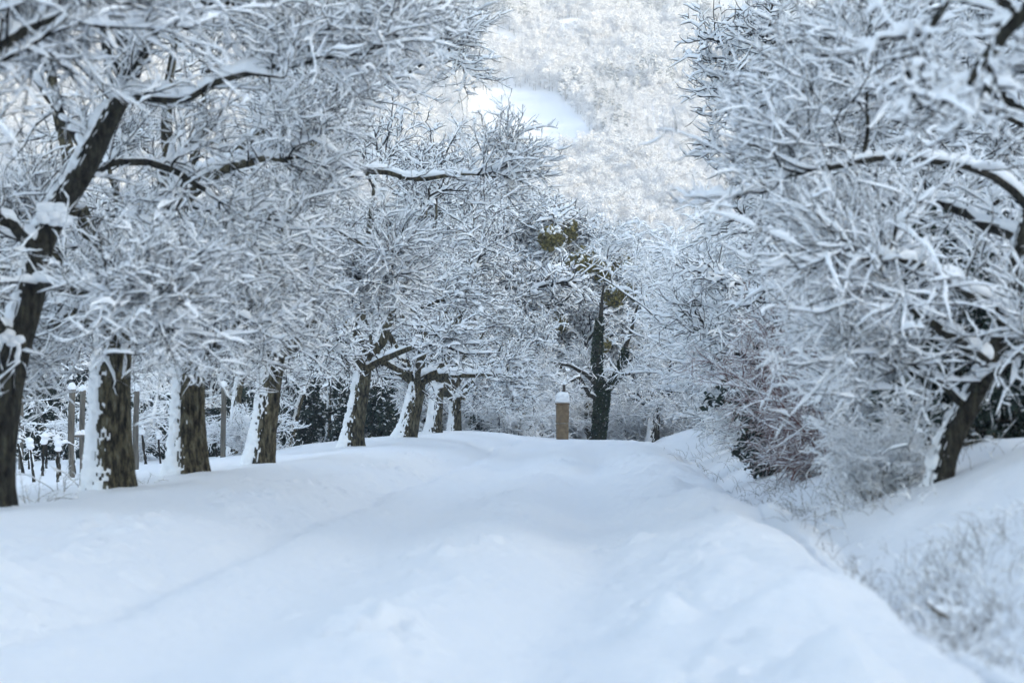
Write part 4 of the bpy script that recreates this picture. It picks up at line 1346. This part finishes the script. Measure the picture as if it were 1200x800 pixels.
def build_weeds():
    r = np.random.default_rng(9)

    def stalk(seed, Ht, n, spread):
        rr = np.random.default_rng(seed)
        root = empty('weed_stalk', (0, 0, 0), 'x', 'weed', 'dead weed stalks sticking out of the snow on the left verge')
        az = rr.random(n) * 6.28
        k = spread * rr.uniform(0.3, 1.2, n)
        P = shoot(np.stack([0.03 * rr.standard_normal(n), 0.03 * rr.standard_normal(n), np.full(n, -0.05)], 1), np.stack([np.cos(az) * k, np.sin(az) * k, np.ones(n)], 1), Ht * rr.uniform(0.5, 1.2, n), 10, rr, 0.4, 0.45)
        Rr = 0.005 * np.linspace(1, 0.4, 10)[None] * np.ones((n, 1))
        P2, R2 = children(P, Rr, 5, rr, 0.3, 1.0, labs=(0.06, 0.22), K=5, wiggle=0.5, grav=0.1, rmin=0.002)
        a, s = Acc(), Acc()
        a.tubes(P, Rr, S=4)
        a.tubes(P2, R2, S=3)
        so = a.build('stalks', 'straw', root)
        snow_on(s, *densify(P, Rr, 14), 0.006, rr, S=5, keep=0.6)
        snow_on(s, *densify(P2, R2, 7), 0.006, rr, S=4, keep=0.6)
        s.build('snow', 'branch_snow', so)
        return root
    p = [stalk(301, 0.55, 5, 0.8), stalk(302, 0.4, 6, 1.3)]
    for k, (px, d, sc, lab) in enumerate(((98, 27, 1.1, 'branched weed stalk leaning on the left foot of the second trunk'), (55, 25, 1.0, 'thin weed stalk between the first and second trunk'),
                                          (35, 24, 0.9, 'low bent weed stalk right of the nearest dark trunk'), (170, 30, 0.7, 'small weed twig between second and third trunk'), (70, 29, 1.1, 'bent weed stalk behind the first verge dip'))):
        place(p[k % 2], used, gpos(px, d), r.uniform(0, 6), sc, lab)
    # dry grass and stems poking out of the ditch and the bank
    blades, snw = Acc(), Acc()
    S0, Ln = [], []
    for cx, cy, n, sx, sy, h in ((2.10, 24.0, 700, 0.40, 2.2, 0.20), (2.35, 29.0, 500, 0.45, 2.6, 0.22), (2.45, 35.0, 450, 0.5, 3.5, 0.26), (2.7, 46.0, 450, 0.6, 5.0, 0.30), (2.9, 60.0, 400, 0.7, 6.0, 0.30),
                                 (1.95, 13.2, 750, 0.22, 1.0, 0.15), (1.85, 11.6, 420, 0.16, 0.7, 0.12), (2.3, 14.6, 420, 0.28, 0.9, 0.16), (2.0, 17.5, 350, 0.25, 1.5, 0.16), (1.85, 10.2, 220, 0.16, 0.5, 0.10),
                                 (3.4, 33.0, 350, 0.8, 4.0, 0.28), (3.2, 22.5, 320, 0.4, 1.2, 0.30), (2.7, 20.6, 260, 0.30, 0.8, 0.26), (2.55, 16.2, 60, 0.3, 1.2, 0.16), (2.9, 13.0, 40, 0.3, 1.5, 0.14)):
        y = cy + sy * r.standard_normal(n)
        c = cx + sx * r.standard_normal(n)
        ok = (c > 1.66) & (y > 8.8)
        y, c = y[ok], c[ok]
        x = c + SLOPE * y
        S0.append(np.stack([x, y, height(x, y, False) - 0.02], 1))
        Ln.append(h * r.uniform(0.3, 1.7, len(x)) ** 1.2)
    S0, Ln = np.concatenate(S0), np.concatenate(Ln) * 0.85
    pk = r.random(len(S0)) < np.clip(0.16 + 0.7 * fbm2(S0[:, 0] / 0.35, S0[:, 1] / 0.9, 55, 2), 0.05, 0.9) + 0.30 * (S0[:, 1] < 15.5)
    S0, Ln = S0[pk], Ln[pk] * np.where(S0[pk][:, 1] < 15.5, 1.35, 1.0)
    n = len(S0)
    D = np.stack([0.55 * r.standard_normal(n) - 0.15, 0.5 * r.standard_normal(n), np.ones(n)], 1)
    P = shoot(S0, D, Ln, 6, r, 0.45, 0.5)
    Rr = (0.0022 + 0.0000 * Ln)[:, None] * np.linspace(1, 0.4, 6)[None, :] * (0.7 + 0.03 * S0[:, 1:2])
    blades.tubes(P, Rr, S=3)
    idx = r.random(n) < 0.55
    snow_on(snw, *densify(P[idx], Rr[idx], 9), 0.005, r, S=4, keep=0.8)
    V = np.concatenate(blades.v + snw.v)
    Q = np.concatenate(blades.q + [q + blades.n for q in snw.q])
    nb = sum(len(q) for q in blades.q)
    mi = np.zeros(len(Q), int)
    mi[nb:] = 1
    o = mesh_object('dry_grass', V, Q, ['straw', 'branch_snow'], mi)
    tag(o, 'dry stems and grass poking through the snow of the ditch', 'grass', kind='stuff')
    # fallen branch lying on the bank
    rr = np.random.default_rng(77)
    d = 12.6
    x, y, z = gpos(1092, d)
    root = empty('fallen_branch', (x, y, z), 'pale snow covered fallen branch lying on the near bank', 'branch')
    P = np.array([[(-0.06, -0.1, 0.16), (0.02, 0.0, 0.10), (0.10, 0.05, 0.06), (0.2, 0.1, 0.05), (0.32, 0.1, 0.09)]])
    Rr = np.array([[0.008, 0.011, 0.012, 0.010, 0.006]])
    P2, R2 = children(P, Rr, 6, rr, 0.2, 1.0, labs=(0.08, 0.2), K=5, wiggle=0.4, grav=0.0, rmin=0.003)
    a, s = Acc(), Acc()
    a.tubes(*densify(P, Rr, 14), S=6)
    a.tubes(P2, R2, S=4)
    ao = a.build('wood', 'straw', root)
    snow_on(s, *densify(P, Rr, 20), 0.016, rr, S=7, keep=1)
    snow_on(s, *densify(P2, R2, 9), 0.010, rr, S=5, keep=0.9)
    s.build('snow', 'branch_snow', ao)


build_weeds()


# ------------------------------------------------------------------ forest on the far hill
def ray_ground(px, py):
    d = np.arange(600.0, 2600.0, 4.0)
    x = (px - 600) / FPX * d
    z = CAMZ + (HOR - py) / FPX * d
    hit = height(x, d, False) > z
    i = np.argmax(hit)
    return x[i], d[i]


def in_poly(x, y, poly):
    c = np.zeros(len(x), bool)
    n = len(poly)
    for i in range(n):
        x0, y0 = poly[i]
        x1, y1 = poly[(i + 1) % n]
        t = ((y0 > y) != (y1 > y)) & (x < (x1 - x0) * (y - y0) / (y1 - y0 + 1e-9) + x0)
        c ^= t
    return c


def far_tree(name, seed, conifer=False):
    r = np.random.default_rng(seed)
    tw, sn = Acc(), Acc()
    Ht = 13.0 if not conifer else 16.0
    tp = np.array([[(0, 0, -0.5), (0.1, 0, Ht * 0.3), (0, 0.15, Ht * 0.6), (0.1, 0, Ht)]], float)
    tw.tubes(tp, np.array([[0.28, 0.22, 0.14, 0.04]]), S=5)
    n = 40 if not conifer else 60
    t = r.uniform(0.16, 0.98, n)
    az = r.random(n) * 6.28
    S0 = np.stack([np.zeros(n), np.zeros(n), Ht * t], 1)
    if conifer:
        D = np.stack([np.cos(az), np.sin(az), np.full(n, -0.05)], 1)
        ln = 3.4 * (1.02 - t)
    else:
        D = np.stack([np.cos(az), np.sin(az), r.uniform(0.2, 1.2, n)], 1)
        ln = (4.6 * np.sqrt(np.clip(1 - ((t - 0.5) / 0.62) ** 2, 0.03, 1))) * r.uniform(0.6, 1.1, n)
    P = shoot(S0, D, ln, 5, r, 0.35, 0.25)
    Rr = 0.07 * np.linspace(1, 0.4, 5)[None] * np.ones((n, 1))
    P2, R2 = children(P, Rr, 9, r, 0.25, 1.0, labs=(0.7, 1.9), K=4, wiggle=0.45, grav=0.15, rmin=0.04)
    tw.tubes(P, Rr, S=3)
    tw.tubes(P2, R2, S=3)
    if conifer:
        X = densify(P2, R2, 5)[0].reshape(-1, 3)
        X = X + 0.15 * r.standard_normal(X.shape)
        tw.cards(X, np.full(len(X), 0.75), r)
    snow_on(sn, P, Rr, 0.14, r, S=4)
    snow_on(sn, *densify(P2, R2, 6), 0.15, r, S=4, lump=0.6)
    if conifer:
        sn.blobs(P2[:, 2] + [0, 0, 0.15], r.uniform(0.25, 0.6, len(P2)), r=r, S=6, K=5, squash=0.5)
    V = np.concatenate(tw.v + sn.v)
    Q = np.concatenate(tw.q + [q + tw.n for q in sn.q])
    mi = np.zeros(len(Q), int)
    mi[sum(len(q) for q in tw.q):] = 1
    o = mesh_object(name, V, Q, ['evergreen' if conifer else 'far_twig', 'far_snow'], mi, link=False)
    return o


def build_forest():
    r = np.random.default_rng(3)
    c = bpy.data.collections.new('frosted_tree_kinds')
    for k in range(5):
        c.objects.link(far_tree('frosted_tree', 400 + k, conifer=(k == 4)))
    poly = [ray_ground(*p) for p in ((546, 111), (568, 106), (592, 102), (632, 109), (652, 108), (668, 124), (692, 160), (712, 184), (660, 186), (615, 188), (575, 186), (552, 140))]
    sp = 4.3
    X, Y = np.meshgrid(np.arange(-330, 420, sp), np.arange(790, 1620, sp))
    x, y = X.ravel(), Y.ravel()
    x = x + r.uniform(-0.45, 0.45, len(x)) * sp
    y = y + r.uniform(-0.45, 0.45, len(y)) * sp
    X2, Y2 = np.meshgrid(np.arange(-420, 760, 6.0), np.arange(1620, 3300, 7.5))
    x = np.concatenate([x, X2.ravel() + r.uniform(-4, 4, X2.size)])
    y = np.concatenate([y, Y2.ravel() + r.uniform(-5, 5, Y2.size)])
    # hedgerow trees in the valley
    xv = r.uniform(-60, 140, 70)
    x = np.concatenate([x, xv])
    y = np.concatenate([y, 640 + 0.3 * xv + 6 * r.standard_normal(70)])
    # tall dense stand along the right edge of the clearing
    e0, e1 = ray_ground(652, 108), ray_ground(708, 180)
    nb = 130
    tb = r.random(nb)
    xb = e0[0] + (e1[0] - e0[0]) * tb + r.uniform(1.5, 16, nb)
    yb = e0[1] + (e1[1] - e0[1]) * tb + r.uniform(-3, 6, nb)
    n0 = len(x)
    x, y = np.concatenate([x, xb]), np.concatenate([y, yb])
    stand = np.arange(len(x)) >= n0
    keep = (np.abs(x) < 0.26 * y + 60) & ~in_poly(x, y, poly) & (r.random(len(x)) < 0.90)
    gap = fbm2(x / 38.0, y / 55.0, 61, 2)
    keep &= (gap < 0.85)
    x, y, gap, stand = x[keep], y[keep], gap[keep], stand[keep]
    z = height(x, y, False)
    n = len(x)
    me = bpy.data.meshes.new('forest')
    me.vertices.add(n)
    me.vertices.foreach_set('co', np.stack([x, y, z], 1).astype(np.float32).ravel())
    con = fbm2(x / 60.0, y / 80.0, 88, 2)
    idx = np.where((con > 0.5) & (r.random(n) < 0.35), 4, r.integers(0, 4, n)).astype(np.int32)
    sc = 0.68 * (0.65 + 0.75 * r.random(n) ** 1.5) * (1 + 0.38 * fbm2(x / 24, y / 34, 4, 2))
    sc = np.where(idx == 4, sc * 0.95, sc)
    idx = np.where(stand & (r.random(n) < 0.5), 4, idx).astype(np.int32)
    sc = np.where(stand, r.uniform(0.48, 0.72, n), sc)
    rot = r.random(n) * 6.28
    for nm, ty, dat in (('kind_index', 'INT', idx), ('tree_scale', 'FLOAT', sc.astype(np.float32)), ('tree_turn', 'FLOAT', rot.astype(np.float32))):
        a = me.attributes.new(nm, ty, 'POINT')
        a.data.foreach_set('value', dat)
    o = bpy.data.objects.new('forest', me)
    COL.objects.link(o)
    tag(o, 'frost white forest covering the sunlit far hill around the clearing', 'forest', kind='stuff')
    ng = bpy.data.node_groups.new('forest_nodes', 'GeometryNodeTree')
    ng.interface.new_socket('Geometry', in_out='INPUT', socket_type='NodeSocketGeometry')
    ng.interface.new_socket('Geometry', in_out='OUTPUT', socket_type='NodeSocketGeometry')
    gi, go = ng.nodes.new('NodeGroupInput'), ng.nodes.new('NodeGroupOutput')
    ip = ng.nodes.new('GeometryNodeInstanceOnPoints')
    ci = ng.nodes.new('GeometryNodeCollectionInfo')
    ci.inputs['Collection'].default_value = c
    ci.inputs['Separate Children'].default_value = True
    ci.inputs['Reset Children'].default_value = True

    def attr(nm, ty):
        a = ng.nodes.new('GeometryNodeInputNamedAttribute')
        a.data_type = ty
        a.inputs['Name'].default_value = nm
        return a
    ai, as_, ar = attr('kind_index', 'INT'), attr('tree_scale', 'FLOAT'), attr('tree_turn', 'FLOAT')
    cx = ng.nodes.new('ShaderNodeCombineXYZ')
    L = ng.links.new
    L(ar.outputs['Attribute'], cx.inputs['Z'])
    L(gi.outputs[0], ip.inputs['Points'])
    L(ci.outputs[0], ip.inputs['Instance'])
    ip.inputs['Pick Instance'].default_value = True
    L(ai.outputs['Attribute'], ip.inputs['Instance Index'])
    L(cx.outputs[0], ip.inputs['Rotation'])
    L(as_.outputs['Attribute'], ip.inputs['Scale'])
    L(ip.outputs[0], go.inputs[0])
    md = o.modifiers.new('forest', 'NODES')
    md.node_group = ng
    print('forest trees', n)


build_forest()


# ------------------------------------------------------------------ air, light, camera
def build_air():
    m = bpy.data.materials.new('haze')
    m.use_nodes = True
    nt = m.node_tree
    nt.nodes.clear()
    out = nt.nodes.new('ShaderNodeOutputMaterial')
    v = nt.nodes.new('ShaderNodeVolumePrincipled')
    v.inputs['Color'].default_value = (0.90, 0.94, 1.0, 1)
    v.inputs['Density'].default_value = HAZE
    v.inputs['Anisotropy'].default_value = 0.0
    nt.links.new(v.outputs[0], out.inputs['Volume'])
    MATS['haze'] = m
    x0, x1, y0, y1, z0, z1 = -3300, 3300, -1900, 4500, -60, 800
    V = np.array([(x0, y0, z0), (x1, y0, z0), (x1, y1, z0), (x0, y1, z0), (x0, y0, z1), (x1, y0, z1), (x1, y1, z1), (x0, y1, z1)], float)
    Q = np.array([(0, 3, 2, 1), (4, 5, 6, 7), (0, 1, 5, 4), (1, 2, 6, 5), (2, 3, 7, 6), (3, 0, 4, 7)])
    o = mesh_object('haze', V, Q, 'haze', smooth_=False)
    tag(o, 'thin cold winter haze fading the far hill', 'haze', kind='stuff')


HAZE = 0.00040
build_air()

w = bpy.data.worlds.new('World')
scene.world = w
w.use_nodes = True
nt = w.node_tree
bg = nt.nodes['Background']
sky = nt.nodes.new('ShaderNodeTexSky')
sky.sky_type = 'NISHITA'
sky.sun_disc = False
sky.sun_elevation = SUN_ELEV
tosun = np.array([-SUN_U[0] * math.cos(SUN_ELEV), -SUN_U[1] * math.cos(SUN_ELEV), math.sin(SUN_ELEV)])
sky.sun_rotation = math.atan2(tosun[0], tosun[1])
sky.air_density = 1.0
sky.dust_density = 2.2
sky.ozone_density = 0.9
tint = nt.nodes.new('ShaderNodeMix')                # winter air: a little less violet than the clear sky model
tint.data_type = 'RGBA'
tint.blend_type = 'MULTIPLY'
tint.inputs['Factor'].default_value = 1.0
tint.inputs['B'].default_value = (0.88, 0.975, 1.0, 1)
nt.links.new(sky.outputs[0], tint.inputs['A'])
nt.links.new(tint.outputs['Result'], bg.inputs['Color'])
bg.inputs['Strength'].default_value = 0.15

sun = bpy.data.lights.new('sun', 'SUN')
sun.energy = 2.1
sun.angle = R_(0.5)
sun.color = (1.0, 0.82, 0.55)
so = bpy.data.objects.new('sun', sun)
COL.objects.link(so)
from mathutils import Vector
so.rotation_euler = Vector(tosun).to_track_quat('Z', 'Y').to_euler()
so.location = (60, -40, 40)

cam = bpy.data.cameras.new('camera')
cam.sensor_width = 36.0
cam.lens = 36.0 * FPX / 1200.0
cam.clip_start = 0.1
cam.clip_end = 12000
cam.dof.use_dof = True
cam.dof.focus_distance = 72.0
cam.dof.aperture_fstop = 2.1
co = bpy.data.objects.new('camera', cam)
COL.objects.link(co)
co.location = (0, 0, CAMZ)
co.rotation_euler = (R_(90) + math.atan((HOR - 400) / FPX), 0, 0)
scene.camera = co

scene.view_settings.view_transform = 'Standard'
scene.view_settings.look = 'None'
scene.view_settings.gamma = 1.0
scene.view_settings.use_curve_mapping = False
scene.view_settings.exposure = 1.84
scene.cycles.use_denoising = True
scene.cycles.max_bounces = 10
scene.cycles.diffuse_bounces = 8
scene.cycles.glossy_bounces = 2
scene.cycles.volume_bounces = 1
scene.cycles.use_adaptive_sampling = True
scene.cycles.adaptive_threshold = 0.02
